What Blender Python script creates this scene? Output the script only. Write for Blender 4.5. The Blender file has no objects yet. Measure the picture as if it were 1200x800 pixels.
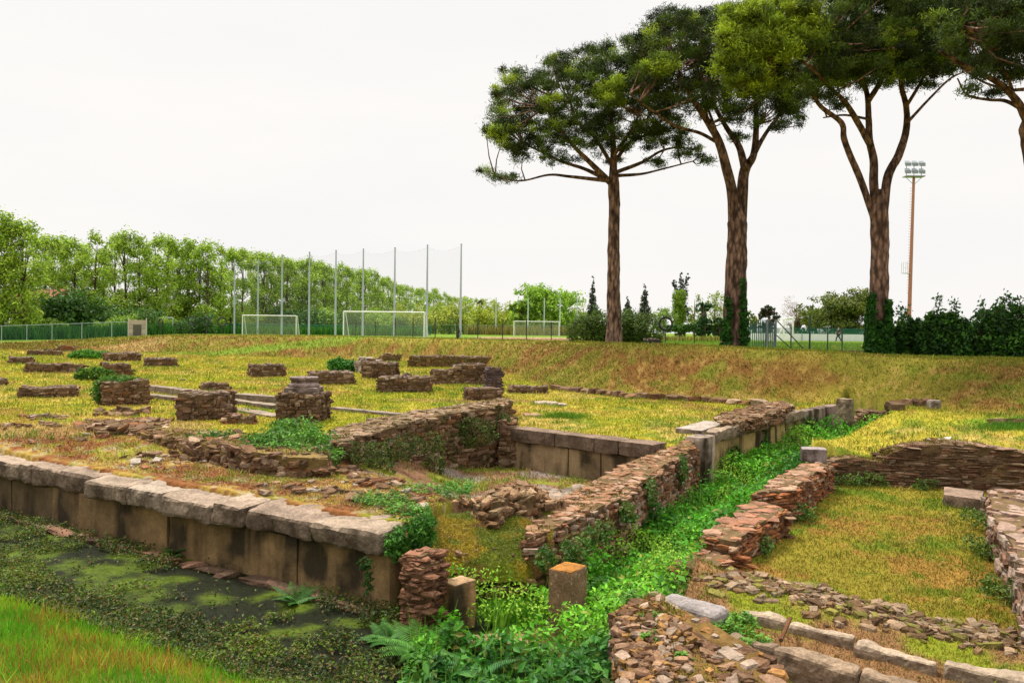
import bpy, math, random
import numpy as np
from mathutils import Matrix, Vector
sc = bpy.context.scene
col = sc.collection
rng = np.random.default_rng(7)
random.seed(7)

# ------------------------------------------------------------------ camera, sky, sun, exposure
FPX = 930.0                                    # focal length in pixels of a 1200 px wide picture
PITCH = -math.atan(12/FPX); ROLL = math.radians(0.7)
fw = np.array([0, math.cos(PITCH), math.sin(PITCH)])
r0 = np.array([1.0, 0, 0]); u0 = np.cross(r0, fw)
RT = math.cos(ROLL)*r0 + math.sin(ROLL)*u0
UP = -math.sin(ROLL)*r0 + math.cos(ROLL)*u0
cam = bpy.data.cameras.new('camera'); camo = bpy.data.objects.new('camera', cam); col.objects.link(camo)
cam.sensor_width = 36; cam.lens = FPX/1200*36; cam.clip_start = 0.1; cam.clip_end = 4000
M = Matrix(((RT[0], UP[0], -fw[0]), (RT[1], UP[1], -fw[1]), (RT[2], UP[2], -fw[2])))
camo.matrix_world = M.to_4x4()
sc.camera = camo

w = bpy.data.worlds.new('World'); sc.world = w; w.use_nodes = True
nt = w.node_tree; nt.nodes.clear()
N = nt.nodes.new; LK = nt.links.new
out = N('ShaderNodeOutputWorld'); bg = N('ShaderNodeBackground')
SUN_EL, SUN_AZ = math.radians(62), math.radians(-48)      # high, from beyond the site on the left, through thin cloud
sky = N('ShaderNodeTexSky'); sky.sky_type = 'NISHITA'; sky.sun_disc = False
sky.sun_elevation = SUN_EL; sky.sun_rotation = SUN_AZ; sky.air_density = 1.0; sky.dust_density = 3.0
skys = N('ShaderNodeMix'); skys.data_type = 'RGBA'; skys.blend_type = 'MULTIPLY'; skys.inputs[0].default_value = 1
skys.inputs[7].default_value = (1, 1, 1, 1); LK(sky.outputs[0], skys.inputs[6])
tc = N('ShaderNodeTexCoord'); sep = N('ShaderNodeSeparateXYZ'); LK(tc.outputs['Generated'], sep.inputs[0])
# overcast cloud deck: brighter towards the zenith
mr = N('ShaderNodeMapRange'); mr.interpolation_type = 'SMOOTHSTEP'
mr.inputs[1].default_value = 0.38; mr.inputs[2].default_value = 0.95; mr.inputs[3].default_value = 8.3; mr.inputs[4].default_value = 20.0
LK(sep.outputs[2], mr.inputs[0])
mp = N('ShaderNodeMapping'); mp.inputs['Scale'].default_value = (1.2, 1.2, 5.0); LK(tc.outputs['Generated'], mp.inputs[0])
nz = N('ShaderNodeTexNoise'); nz.inputs['Scale'].default_value = 1.6; nz.inputs['Detail'].default_value = 4; LK(mp.outputs[0], nz.inputs[0])
cr = N('ShaderNodeMapRange'); cr.inputs[1].default_value = 0.3; cr.inputs[2].default_value = 0.7; LK(nz.outputs[0], cr.inputs[0])
cm = N('ShaderNodeMix'); cm.data_type = 'RGBA'; LK(cr.outputs[0], cm.inputs[0])
cm.inputs[6].default_value = (1.0, .97, .93, 1); cm.inputs[7].default_value = (.945, .93, .92, 1)
cl = N('ShaderNodeVectorMath'); cl.operation = 'SCALE'; LK(cm.outputs[2], cl.inputs[0]); LK(mr.outputs[0], cl.inputs['Scale'])
mx = N('ShaderNodeMix'); mx.data_type = 'RGBA'; mx.inputs[0].default_value = 0.97
LK(skys.outputs[2], mx.inputs[6]); LK(cl.outputs[0], mx.inputs[7])
LK(mx.outputs[2], bg.inputs[0]); bg.inputs[1].default_value = 0.11
LK(bg.outputs[0], out.inputs[0])
sun = bpy.data.lights.new('sun', 'SUN'); sun.energy = 3.6; sun.angle = math.radians(12); sun.color = (1, .95, .86)
suno = bpy.data.objects.new('sun', sun); col.objects.link(suno)
sd = Vector((math.sin(SUN_AZ)*math.cos(SUN_EL), math.cos(SUN_AZ)*math.cos(SUN_EL), math.sin(SUN_EL)))
suno.rotation_euler = sd.to_track_quat('Z', 'Y').to_euler(); suno.location = sd*60
sc.view_settings.view_transform = 'Standard'; sc.view_settings.look = 'None'
sc.view_settings.exposure = 0.15; sc.view_settings.gamma = 1; sc.view_settings.use_curve_mapping = False
sc.cycles.max_bounces = 6; sc.cycles.diffuse_bounces = 3; sc.cycles.transparent_max_bounces = 12

# ------------------------------------------------------------------ helpers
def P(px, py, z=None, d=None):                 # a picture point on the level z, or at the distance d
    v = fw + (px-600)/FPX*RT + (400-py)/FPX*UP
    s = z/v[2] if d is None else d/v[1]
    return v*s
def hz(px): return 388+0.0122*(px-600)
def _h(ix, iy, iz):
    n = (ix*374761393 + iy*668265263 + iz*2147483647*7 + 1013904223) & 0xffffffff
    n = ((n ^ (n >> 13))*1274126177) & 0xffffffff
    n = ((n ^ (n >> 16))*2246822519) & 0xffffffff
    return ((n ^ (n >> 15)) & 0xffff)/65535.0
def vnoise(x, y, z=0.0):
    x = np.asarray(x, float); y = np.asarray(y, float); z = np.zeros_like(x)+z
    ix, iy, iz = np.floor(x).astype(np.int64), np.floor(y).astype(np.int64), np.floor(z).astype(np.int64)
    fx, fy, fz = x-ix, y-iy, z-iz
    fx = fx*fx*(3-2*fx); fy = fy*fy*(3-2*fy); fz = fz*fz*(3-2*fz)
    r = 0
    for a in (0, 1):
        for b in (0, 1):
            for c in (0, 1):
                r = r + _h(ix+a, iy+b, iz+c)*(fx if a else 1-fx)*(fy if b else 1-fy)*(fz if c else 1-fz)
    return r*2-1
def fbm(x, y, z=0.0, o=4, s=1.0):
    r, a, t = 0, 1.0, 0
    for i in range(o):
        r = r + a*vnoise(np.asarray(x)*s+i*17.3, np.asarray(y)*s+i*9.1, np.asarray(z)*s+i*3.7); t += a; a *= .5; s *= 2.03
    return r/t
def sst(a, b, x): t = np.clip((x-a)/(b-a), 0, 1); return t*t*(3-2*t)
def lerp(a, b, t): return a+(b-a)*t
def tag(o, label=None, cat=None, group=None, kind=None):
    if label: o['label'] = label
    if cat: o['category'] = cat
    if group: o['group'] = group
    if kind: o['kind'] = kind
    return o
def wloc(o):
    v = Vector((0, 0, 0))
    while o is not None: v = v+o.location; o = o.parent
    return v
def thing(name, loc, label, cat, group=None):
    o = bpy.data.objects.new(name, None); col.objects.link(o); o.location = Vector([float(c) for c in loc]); o.empty_display_size = .2
    return tag(o, label, cat, group)
def copy_thing(o, loc, rz=0, s=1.0, label=None, group=None):
    c = o.copy(); col.objects.link(c); c.location = Vector([float(q) for q in loc]); c.rotation_euler = (0, 0, rz); c.scale = (s, s, s) if not hasattr(s, '__len__') else s
    if label: c['label'] = label
    if group: c['group'] = group
    for ch in list(o.children):
        k = ch.copy(); col.objects.link(k); k.parent = c
        for g in list(ch.children):
            q = g.copy(); col.objects.link(q); q.parent = k
    return c

class MB:
    def __init__(s): s.v = []; s.c = []; s.q = []; s.t = []; s.n = 0
    def add(s, v, quads=None, tris=None, c=(.5, .5, .5)):
        v = np.asarray(v, float).reshape(-1, 3); k = len(v)
        c = np.asarray(c, float)
        if c.ndim == 1: c = np.tile(c, (k, 1))
        s.v.append(v); s.c.append(c[:, :3])
        if quads is not None and len(quads): s.q.append(np.asarray(quads, np.int64).reshape(-1, 4)+s.n)
        if tris is not None and len(tris): s.t.append(np.asarray(tris, np.int64).reshape(-1, 3)+s.n)
        s.n += k
        return s
    def build(s, name, mat, parent=None, loc=None, smooth=False):
        v = np.concatenate(s.v); c = np.concatenate(s.c)
        if parent is not None: o0 = np.array(wloc(parent))
        elif loc is not None: o0 = np.array(loc, float)
        else: o0 = np.zeros(3)
        v = v-o0
        q = np.concatenate(s.q) if s.q else np.zeros((0, 4), np.int64)
        t = np.concatenate(s.t) if s.t else np.zeros((0, 3), np.int64)
        me = bpy.data.meshes.new(name)
        me.vertices.add(len(v)); me.vertices.foreach_set('co', v.astype(np.float32).ravel())
        nl = len(q)*4+len(t)*3
        me.loops.add(nl); me.loops.foreach_set('vertex_index', np.concatenate([q.ravel(), t.ravel()]).astype(np.int32))
        me.polygons.add(len(q)+len(t))
        ls = np.concatenate([np.arange(len(q))*4, len(q)*4+np.arange(len(t))*3]).astype(np.int32)
        me.polygons.foreach_set('loop_start', ls)
        a = me.color_attributes.new('Col', 'FLOAT_COLOR', 'POINT')
        a.data.foreach_set('color', np.concatenate([np.clip(c, 0, 1), np.ones((len(c), 1))], 1).astype(np.float32).ravel())
        me.polygons.foreach_set('use_smooth', np.full(len(q)+len(t), smooth))
        me.update(calc_edges=True); me.validate()
        me.materials.append(mat)
        o = bpy.data.objects.new(name, me); col.objects.link(o)
        if parent is not None: o.parent = parent
        elif loc is not None: o.location = Vector([float(k) for k in loc])
        return o

def mat(name, rough=.9, ns=8., na=.35, bump=.3, bs=20., bd=.02, trans=0., spec=.2, ns2=None, na2=.2, speck=0., zs=1., vor=False, metal=0.):
    m = bpy.data.materials.new(name); m.use_nodes = True; t = m.node_tree; t.nodes.clear()
    n = t.nodes.new; L = t.links.new
    o = n('ShaderNodeOutputMaterial'); b = n('ShaderNodeBsdfPrincipled')
    b.inputs['Roughness'].default_value = rough; b.inputs['Specular IOR Level'].default_value = spec; b.inputs['Metallic'].default_value = metal
    at = n('ShaderNodeAttribute'); at.attribute_name = 'Col'
    tc = n('ShaderNodeTexCoord'); mp = n('ShaderNodeMapping'); mp.inputs['Scale'].default_value = (1, 1, zs); L(tc.outputs['Object'], mp.inputs[0])
    cur = at.outputs['Color']
    for sc_, am in ((ns, na), (ns2, na2)):
        if not sc_ or not am: continue
        z = n('ShaderNodeTexNoise'); z.inputs['Scale'].default_value = sc_; z.inputs['Detail'].default_value = 5; z.inputs['Roughness'].default_value = .65; L(mp.outputs[0], z.inputs[0])
        r = n('ShaderNodeMapRange'); r.inputs[1].default_value = .25; r.inputs[2].default_value = .75; r.inputs[3].default_value = 1-am; r.inputs[4].default_value = 1+am; L(z.outputs[0], r.inputs[0])
        k = n('ShaderNodeVectorMath'); k.operation = 'SCALE'; L(cur, k.inputs[0]); L(r.outputs[0], k.inputs['Scale']); cur = k.outputs[0]
    if speck:
        z = n('ShaderNodeTexNoise'); z.inputs['Scale'].default_value = 26; z.inputs['Detail'].default_value = 3; L(tc.outputs['Object'], z.inputs[0])
        r = n('ShaderNodeMapRange'); r.inputs[1].default_value = .60; r.inputs[2].default_value = .68; r.inputs[3].default_value = 0; r.inputs[4].default_value = speck; L(z.outputs[0], r.inputs[0])
        k = n('ShaderNodeMix'); k.data_type = 'RGBA'; L(r.outputs[0], k.inputs[0]); L(cur, k.inputs[6]); k.inputs[7].default_value = (.50, .42, .31, 1); cur = k.outputs[2]
    if vor:      # bark plates: pale middles, dark fissures
        z = n('ShaderNodeTexVoronoi'); z.inputs['Scale'].default_value = bs*.8; L(mp.outputs[0], z.inputs[0])
        r = n('ShaderNodeMapRange'); r.inputs[1].default_value = .15; r.inputs[2].default_value = .75; r.inputs[3].default_value = 1.6; r.inputs[4].default_value = .35; L(z.outputs['Distance'], r.inputs[0])
        k = n('ShaderNodeVectorMath'); k.operation = 'SCALE'; L(cur, k.inputs[0]); L(r.outputs[0], k.inputs['Scale']); cur = k.outputs[0]
    L(cur, b.inputs['Base Color'])
    if bump:
        if vor:
            z = n('ShaderNodeTexVoronoi'); z.inputs['Scale'].default_value = bs; L(mp.outputs[0], z.inputs[0]); h = z.outputs['Distance']
        else:
            z = n('ShaderNodeTexNoise'); z.inputs['Scale'].default_value = bs; z.inputs['Detail'].default_value = 6; z.inputs['Roughness'].default_value = .7; L(mp.outputs[0], z.inputs[0]); h = z.outputs[0]
        bu = n('ShaderNodeBump'); bu.inputs['Strength'].default_value = bump; bu.inputs['Distance'].default_value = bd; L(h, bu.inputs['Height']); L(bu.outputs[0], b.inputs['Normal'])
    res = b.outputs[0]
    if trans:
        tr = n('ShaderNodeBsdfTranslucent'); L(cur, tr.inputs[0]); ms = n('ShaderNodeMixShader'); ms.inputs[0].default_value = trans
        L(b.outputs[0], ms.inputs[1]); L(tr.outputs[0], ms.inputs[2]); res = ms.outputs[0]
    L(res, o.inputs[0])
    return m
M_ground = mat('turf_ground', .95, 14, .35, .9, 35, .03, ns2=60, na2=.35, spec=.05)
M_blade = mat('grass_blades', .7, 2, .2, 0, trans=.3, spec=.15)
M_leaf = mat('leaves', .55, 3, .2, 0, trans=.3, spec=.3)
M_needle = mat('pine_needles', .7, 1.5, .25, 0, trans=.2, spec=.2)
M_stone = mat('weathered_stone', .92, 7, .45, 1., 30, .025, ns2=40, na2=.4, speck=.16, spec=.08)
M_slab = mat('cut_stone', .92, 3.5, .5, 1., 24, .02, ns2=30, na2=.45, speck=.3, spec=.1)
M_bark = mat('bark', .95, 6, .55, 1, 9, .08, ns2=22, na2=.5, zs=.35, vor=True, spec=.1)
M_wood = mat('trunk_wood', .95, 5, .3, .6, 18, .03, spec=.1)
M_metal = mat('painted_metal', .5, 2, .12, 0, spec=.4)
M_white = mat('white_paint', .5, 2, .06, 0, spec=.4)
M_plaster = mat('plaster', .9, 1, .15, .2, 10)
M_skin = mat('skin', .6, 5, .05, 0)
M_cloth = mat('cloth', .9, 8, .1, .2, 20)
M_rubber = mat('rubber', .6, 5, .1, 0)
def darken_sides(m, strength, dark):  # darkens steep and downward faces, broken up by noise; level tops keep their tone
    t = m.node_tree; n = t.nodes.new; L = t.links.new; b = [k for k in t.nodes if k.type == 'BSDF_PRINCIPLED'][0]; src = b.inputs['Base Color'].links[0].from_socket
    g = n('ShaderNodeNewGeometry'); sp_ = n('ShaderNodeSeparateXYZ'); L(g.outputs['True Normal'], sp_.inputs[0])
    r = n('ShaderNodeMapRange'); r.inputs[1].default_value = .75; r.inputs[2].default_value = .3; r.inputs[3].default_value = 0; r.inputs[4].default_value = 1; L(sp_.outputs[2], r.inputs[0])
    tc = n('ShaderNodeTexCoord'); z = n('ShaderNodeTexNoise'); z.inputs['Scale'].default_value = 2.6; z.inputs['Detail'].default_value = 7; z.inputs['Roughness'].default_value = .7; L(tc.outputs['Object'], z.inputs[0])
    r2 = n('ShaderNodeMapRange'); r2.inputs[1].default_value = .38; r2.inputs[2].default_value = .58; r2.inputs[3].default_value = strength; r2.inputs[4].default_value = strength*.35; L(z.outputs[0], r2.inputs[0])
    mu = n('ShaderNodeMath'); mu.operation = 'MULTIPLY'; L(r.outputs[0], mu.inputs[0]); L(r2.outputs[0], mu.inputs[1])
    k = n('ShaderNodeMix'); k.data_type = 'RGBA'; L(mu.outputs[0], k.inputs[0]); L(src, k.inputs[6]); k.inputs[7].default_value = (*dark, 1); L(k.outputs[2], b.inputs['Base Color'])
darken_sides(M_slab, .9, (.05, .032, .02)); darken_sides(M_stone, .6, (.06, .036, .02))
# stained wall stone: dark run-off streaks hanging down a tan face
def stained():
    m = mat('stained_stone', .9, 6, .3, .8, 22, .015, ns2=40, na2=.25, spec=.15)
    t = m.node_tree; n = t.nodes.new; L = t.links.new
    b = [k for k in t.nodes if k.type == 'BSDF_PRINCIPLED'][0]
    src = b.inputs['Base Color'].links[0].from_socket
    tc = n('ShaderNodeTexCoord'); mp = n('ShaderNodeMapping'); mp.inputs['Scale'].default_value = (1.5, 1.5, .28); L(tc.outputs['Object'], mp.inputs[0])
    z = n('ShaderNodeTexNoise'); z.inputs['Scale'].default_value = 1.4; z.inputs['Detail'].default_value = 4; L(mp.outputs[0], z.inputs[0])
    r = n('ShaderNodeMapRange'); r.inputs[1].default_value = .44; r.inputs[2].default_value = .56; L(z.outputs[0], r.inputs[0])
    z2 = n('ShaderNodeTexNoise'); z2.inputs['Scale'].default_value = 2.2; z2.inputs['Detail'].default_value = 5; L(tc.outputs['Object'], z2.inputs[0])
    r2 = n('ShaderNodeMapRange'); r2.inputs[1].default_value = .45; r2.inputs[2].default_value = .62; r2.inputs[3].default_value = 1; r2.inputs[4].default_value = .35; L(z2.outputs[0], r2.inputs[0])
    mu = n('ShaderNodeMath'); mu.operation = 'MULTIPLY'; L(r.outputs[0], mu.inputs[0]); L(r2.outputs[0], mu.inputs[1])
    k = n('ShaderNodeMix'); k.data_type = 'RGBA'; L(mu.outputs[0], k.inputs[0]); L(src, k.inputs[6]); k.inputs[7].default_value = (.045, .032, .018, 1)
    L(k.outputs[2], b.inputs['Base Color'])
    return m
M_stain = stained()
M_post = mat('spotted_stone', .92, 5, .4, 1., 26, .02, ns2=34, na2=.4, speck=.6, spec=.08)
def netmat(name, c, alpha):
    m = bpy.data.materials.new(name); m.use_nodes = True; t = m.node_tree; t.nodes.clear(); n = t.nodes.new; L = t.links.new
    o = n('ShaderNodeOutputMaterial'); d = n('ShaderNodeBsdfDiffuse'); d.inputs[0].default_value = (*c, 1); tr = n('ShaderNodeBsdfTransparent'); ms = n('ShaderNodeMixShader')
    ms.inputs[0].default_value = alpha; L(tr.outputs[0], ms.inputs[1]); L(d.outputs[0], ms.inputs[2]); L(ms.outputs[0], o.inputs[0]); return m
M_net = netmat('fine_net', (.25, .26, .27), .06)
M_goalnet = netmat('goal_net', (.75, .75, .72), .18)
M_screen = netmat('green_windscreen', (.02, .12, .07), .6)
M_wire = netmat('wire_mesh', (.05, .12, .09), .22)

# shapes
_tpl = {}
def cube_tpl(nx, ny, nz):
    k = (nx, ny, nz)
    if k in _tpl: return _tpl[k]
    vs, qs = [], []
    def face(ax, sgn, na, nb):
        a, b = [i for i in range(3) if i != ax]
        base = len(vs)
        for i in range(na+1):
            for j in range(nb+1):
                p = [0, 0, 0]; p[ax] = sgn; p[a] = -1+2*i/na; p[b] = -1+2*j/nb; vs.append(p)
        for i in range(na):
            for j in range(nb):
                q = [base+i*(nb+1)+j, base+(i+1)*(nb+1)+j, base+(i+1)*(nb+1)+j+1, base+i*(nb+1)+j+1]
                flip = (sgn > 0) ^ (ax == 1)
                qs.append(q if flip else q[::-1])
    for s in (-1, 1):
        face(0, s, ny, nz); face(1, s, nx, nz); face(2, s, nx, ny)
    vs = np.round(np.array(vs, float), 6); u, inv = np.unique(vs, axis=0, return_inverse=True)
    _tpl[k] = (u, inv.ravel()[np.array(qs)])
    return _tpl[k]
def rot2(v, a):
    c, s = np.cos(a), np.sin(a); r = v.copy(); r[..., 0] = v[..., 0]*c-v[..., 1]*s; r[..., 1] = v[..., 0]*s+v[..., 1]*c; return r
def rbox(mb, c, size, yaw=0, r=.03, res=.12, amp=.015, color=(.4, .35, .3), taper=0, nf=3., cv=.12):
    h = np.array(size, float)/2; n = [max(2, min(60, int(round(2*x/res)))) for x in h]
    u, q = cube_tpl(*n); p = u*h; r = min(r, h.min()*.9)
    inner = np.clip(p, -(h-r), h-r); d = p-inner; d = d/np.maximum(np.linalg.norm(d, axis=1, keepdims=True), 1e-9)
    p = inner+d*r
    w_ = p+np.array(c)
    dd = fbm(w_[:, 0], w_[:, 1], w_[:, 2], 3, nf)*amp+fbm(w_[:, 0], w_[:, 1], w_[:, 2]+5, 2, nf*4)*amp*.5
    p = p+d*dd[:, None]
    if taper: p[:, :2] *= (1-taper*(p[:, 2:3]/h[2]+1)/2)
    k = 1+cv*fbm(w_[:, 0], w_[:, 1], w_[:, 2], 3, 2.)
    mb.add(rot2(p, yaw)+np.array(c), quads=q, c=np.array(color)[None, :]*k[:, None])
def qslab(mb, A, B, C, D, zt, zb, res=.1, amp=.012, r=.03, color=(.4, .35, .3)):
    """block with a free four-cornered plan A-B-C-D (A-B the front edge); zt = level of its top (number or four)"""
    A, B, C, D = [np.array(k[:2], float) for k in (A, B, C, D)]
    L = np.linalg.norm(B-A); Wd = np.linalg.norm(D-A)
    h = np.array([L, Wd, np.mean(zt)-zb])/2; n = [max(2, min(90, int(round(2*x/res)))) for x in h]
    u, q = cube_tpl(*n); p = u*h; r = min(r, h.min()*.9)
    inner = np.clip(p, -(h-r), h-r); d = p-inner; d = d/np.maximum(np.linalg.norm(d, axis=1, keepdims=True), 1e-9); p = inner+d*r
    s = (p[:, 0]/h[0]+1)/2; t = (p[:, 1]/h[1]+1)/2; k = (p[:, 2]/h[2]+1)/2
    xy = (A*(1-s)[:, None]+B*s[:, None])*(1-t)[:, None]+(D*(1-s)[:, None]+C*s[:, None])*t[:, None]
    z4 = np.array(zt)*np.ones(4); ztt = (z4[0]*(1-s)+z4[1]*s)*(1-t)+(z4[3]*(1-s)+z4[2]*s)*t
    W_ = np.column_stack([xy, zb+(ztt-zb)*k])
    dx = (B-A)/L; dy = np.array([-dx[1], dx[0]])
    dn = np.column_stack([d[:, 0:1]*dx+d[:, 1:2]*dy, d[:, 2]])
    dd = fbm(W_[:, 0], W_[:, 1], W_[:, 2], 4, 4.)*amp*1.4
    cc = np.array(color)[None, :]*(1+.2*fbm(W_[:, 0], W_[:, 1], W_[:, 2], 3, 2.5))[:, None]
    mb.add(W_+dn*dd[:, None], quads=q, c=cc)
_st_u, _st_q = cube_tpl(2, 2, 2)
_nrm = _st_u/np.linalg.norm(_st_u, axis=1, keepdims=True)
_rnd = _st_u*.55+_nrm*.55
def stones(mb, C, S, yaw, cols, jit=.09, tilt=.08):
    C = np.asarray(C, float); n = len(C)
    if n == 0: return
    S = np.asarray(S, float); yaw = np.asarray(yaw, float)
    v = _rnd[None]*S[:, None, :]/2
    v = v*(1+rng.normal(0, jit, (n, 26, 1)))+rng.normal(0, 1, (n, 26, 3))*S[:, None, :]*.03
    tx = rng.normal(0, tilt, (n, 1)); ty = rng.normal(0, tilt, (n, 1))
    v[..., 2] += v[..., 0]*tx+v[..., 1]*ty
    v = rot2(v, yaw[:, None])+C[:, None, :]
    f = (_st_q[None]+(np.arange(n)*26)[:, None, None]).reshape(-1, 4)
    mb.add(v.reshape(-1, 3), quads=f, c=np.repeat(np.asarray(cols), 26, axis=0)*(1+rng.normal(0, .06, (n*26, 1))))
def pick(pal, n, v=.2):
    pal = np.array(pal); return np.clip(pal[rng.integers(0, len(pal), n)]*(1+rng.normal(0, v, (n, 1))), .01, .9)
RUB = [(.19, .105, .055), (.25, .15, .085), (.12, .068, .036), (.36, .25, .165), (.20, .09, .04), (.22, .13, .08), (.16, .10, .055)]
GREY = [(.14, .082, .05), (.19, .115, .07), (.10, .06, .036), (.29, .20, .135), (.15, .078, .04)]
BRK = [(.28, .10, .04), (.34, .14, .055), (.22, .085, .04), (.38, .24, .15), (.24, .12, .07), (.18, .09, .05)]
SLABC = (.36, .29, .245)

def tube(mb, pts, rad, n=10, c=(.3, .2, .15), amp=0., cap=True):
    pts = np.array(pts, float); rad = np.array(rad, float)*np.ones(len(pts))
    T = np.gradient(pts, axis=0); T /= np.maximum(np.linalg.norm(T, axis=1, keepdims=True), 1e-9)
    ref = np.array([0, 0, 1.]) if abs(T[0, 2]) < .9 else np.array([1., 0, 0])
    a = np.cross(T[0], ref); a /= np.linalg.norm(a); vs = []
    th = np.arange(n)*2*math.pi/n
    for i in range(len(pts)):
        a = a-T[i]*np.dot(a, T[i]); a /= max(np.linalg.norm(a), 1e-9); b = np.cross(T[i], a)
        ring = np.cos(th)[:, None]*a+np.sin(th)[:, None]*b
        k = rad[i]
        if amp:
            q = pts[i]+ring*rad[i]; k = rad[i]*(1+amp*fbm(q[:, 0]*3, q[:, 1]*3, q[:, 2]*1.2, 3, 2.))[:, None]
        vs.append(pts[i]+ring*k)
    vs = np.concatenate(vs); m = len(pts); i = np.arange(m-1)[:, None]*n; j = np.arange(n)[None]; j2 = (j+1) % n
    q = np.stack([i+j, i+j2, i+n+j2, i+n+j], -1).reshape(-1, 4)
    tr = []
    if cap:
        vs = np.concatenate([vs, pts[:1], pts[-1:]]); k = m*n
        for x in range(n): tr += [[k, (x+1) % n, x], [k+1, (m-1)*n+x, (m-1)*n+(x+1) % n]]
    cc = np.array(c)
    mb.add(vs, quads=q, tris=tr, c=cc)
def smooth_path(pts, rad, k=6):
    pts = np.array(pts, float); m = len(pts); t = np.arange(m); tt = np.linspace(0, m-1, (m-1)*k+1)
    P_ = np.vstack([2*pts[0]-pts[1], pts, 2*pts[-1]-pts[-2]]); o = []
    for x in tt:
        i = min(int(x), m-2); f = x-i; a, b, c, d = P_[i], P_[i+1], P_[i+2], P_[i+3]
        o.append(.5*((2*b)+(-a+c)*f+(2*a-5*b+4*c-d)*f*f+(-a+3*b-3*c+d)*f**3))
    return np.array(o), np.interp(tt, t, np.array(rad, float)*np.ones(m))
def box(mb, c, size, yaw=0, color=(.5, .5, .5)):
    u, q = cube_tpl(1, 1, 1); mb.add(rot2(u*np.array(size, float)/2, yaw)+np.array(c), quads=q, c=color)
def beam(mb, a, b, wd, color=(.5, .5, .5), n=6): tube(mb, [a, b], [wd/2, wd/2], n, color)
def leaves(mb, C, size, cols, up=.5, out=None, asp=.6, fold=True):
    """leaf-shaped diamonds; up = how strongly they face the sky"""
    n = len(C); C = np.asarray(C, float)
    nr = rng.normal(0, 1, (n, 3)); nr /= np.linalg.norm(nr, axis=1, keepdims=True)
    if out is not None: nr = nr+np.asarray(out)*1.0
    nr[:, 2] += up*2; nr /= np.maximum(np.linalg.norm(nr, axis=1, keepdims=True), 1e-9)
    a = np.cross(nr, rng.normal(0, 1, (n, 3))); a /= np.maximum(np.linalg.norm(a, axis=1, keepdims=True), 1e-9); b = np.cross(nr, a)
    s = (np.asarray(size)*np.ones(n)*(rng.uniform(.6, 1.3, n)))[:, None]
    v = np.stack([C-a*s*.5, C-b*s*.5*asp+nr*s*.1, C+a*s*.6, C+b*s*.5*asp+nr*s*.1], 1)
    q = np.arange(n*4).reshape(n, 4)
    mb.add(v.reshape(-1, 3), quads=q, c=np.repeat(cols, 4, axis=0))
def blades(mb, B, H, Wd, cols, lean=.45):
    n = len(B); B = np.asarray(B, float); H = np.asarray(H)*np.ones(n); Wd = np.asarray(Wd)*np.ones(n)
    a = rng.uniform(0, 2*math.pi, n); d = np.stack([np.cos(a), np.sin(a), np.zeros(n)], 1); l = rng.uniform(0, math.pi*2, n)
    L = np.stack([np.cos(l), np.sin(l), np.zeros(n)], 1)*(np.abs(rng.normal(0, lean, n))*H)[:, None]
    h = np.stack([np.zeros(n)]*2+[H], 1)
    w2 = (d*Wd[:, None]/2)
    v = np.stack([B-w2, B+w2, B+h*.55+L*.35+w2*.75, B+h*.55+L*.35-w2*.75, B+h+L], 1).reshape(-1, 3)
    k = np.arange(n)[:, None]*5
    mb.add(v, quads=k+np.array([[0, 1, 2, 3]]), tris=k+np.array([[3, 2, 4]]), c=np.repeat(cols, 5, axis=0))
def pip(x, y, poly):
    poly = np.array(poly)[:, :2]; ins = np.zeros(x.shape, bool); dist = np.full(x.shape, 1e9); n = len(poly)
    for i in range(n):
        (x1, y1), (x2, y2) = poly[i], poly[(i+1) % n]
        c = ((y1 > y) != (y2 > y)) & (x < (x2-x1)*(y-y1)/((y2-y1) if y2 != y1 else 1e-12)+x1); ins ^= c
        dx, dy = x2-x1, y2-y1; t = np.clip(((x-x1)*dx+(y-y1)*dy)/(dx*dx+dy*dy+1e-12), 0, 1)
        dist = np.minimum(dist, np.hypot(x-x1-t*dx, y-y1-t*dy))
    return np.where(ins, dist, -dist)

# ------------------------------------------------------------------ terrain
KX = [-400, -100, 0, 100, 200, 300, 400, 500, 560, 600, 640, 680, 720, 800, 860, 950, 1028, 1100, 1200, 1400, 1800]
FD = [60, 62, 56, 59, 57, 54, 53, 49, 43, 35.7, 29, 26, 25, 24.3, 23.6, 23.3, 22.7, 20.6, 18.6, 17, 16]
FZ = [-1.8, -1.8, -1.8, -1.9, -1.95, -1.97, -2, -2, -2, -2, -2, -2, -2, -2, -2, -2, -1.86, -1.9, -1.85, -1.85, -1.85]
CD = [72, 72, 71, 72, 67, 62, 58, 52, 48, 45, 42, 36, 31, 30, 28, 26, 26.2, 25, 25, 24.5, 24]
CZ = [-1.7, -1.65, -1.6, -1.25, -.75, -.6, -.56, -.56, -.55, -.54, -.54, -.48, -.45, -.47, -.5, -.55, -.68, -.7, -.72, -.75, -.8]
GZ = [-1.7, -1.6, -1.5, -1.3, -.9, -.85, -.85, -.84, -.82, -.8, -.8, -.8, -.8, -.8, -.8, -.8, -.8, -.8, -.8, -.8, -.8]
EW = np.array([.834, -.551]); EN = np.array([.551, .834])     # the ruin's own two directions
FA = P(0, 540, -2.2)[:2]; FC = P(451, 623, -2.2)[:2]; FDIR = (FC-FA)/np.linalg.norm(FC-FA); FN = np.array([-FDIR[1], FDIR[0]])
def XY(*a): return [tuple(P(p, q, z)[:2]) for p, q, z in a]
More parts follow.
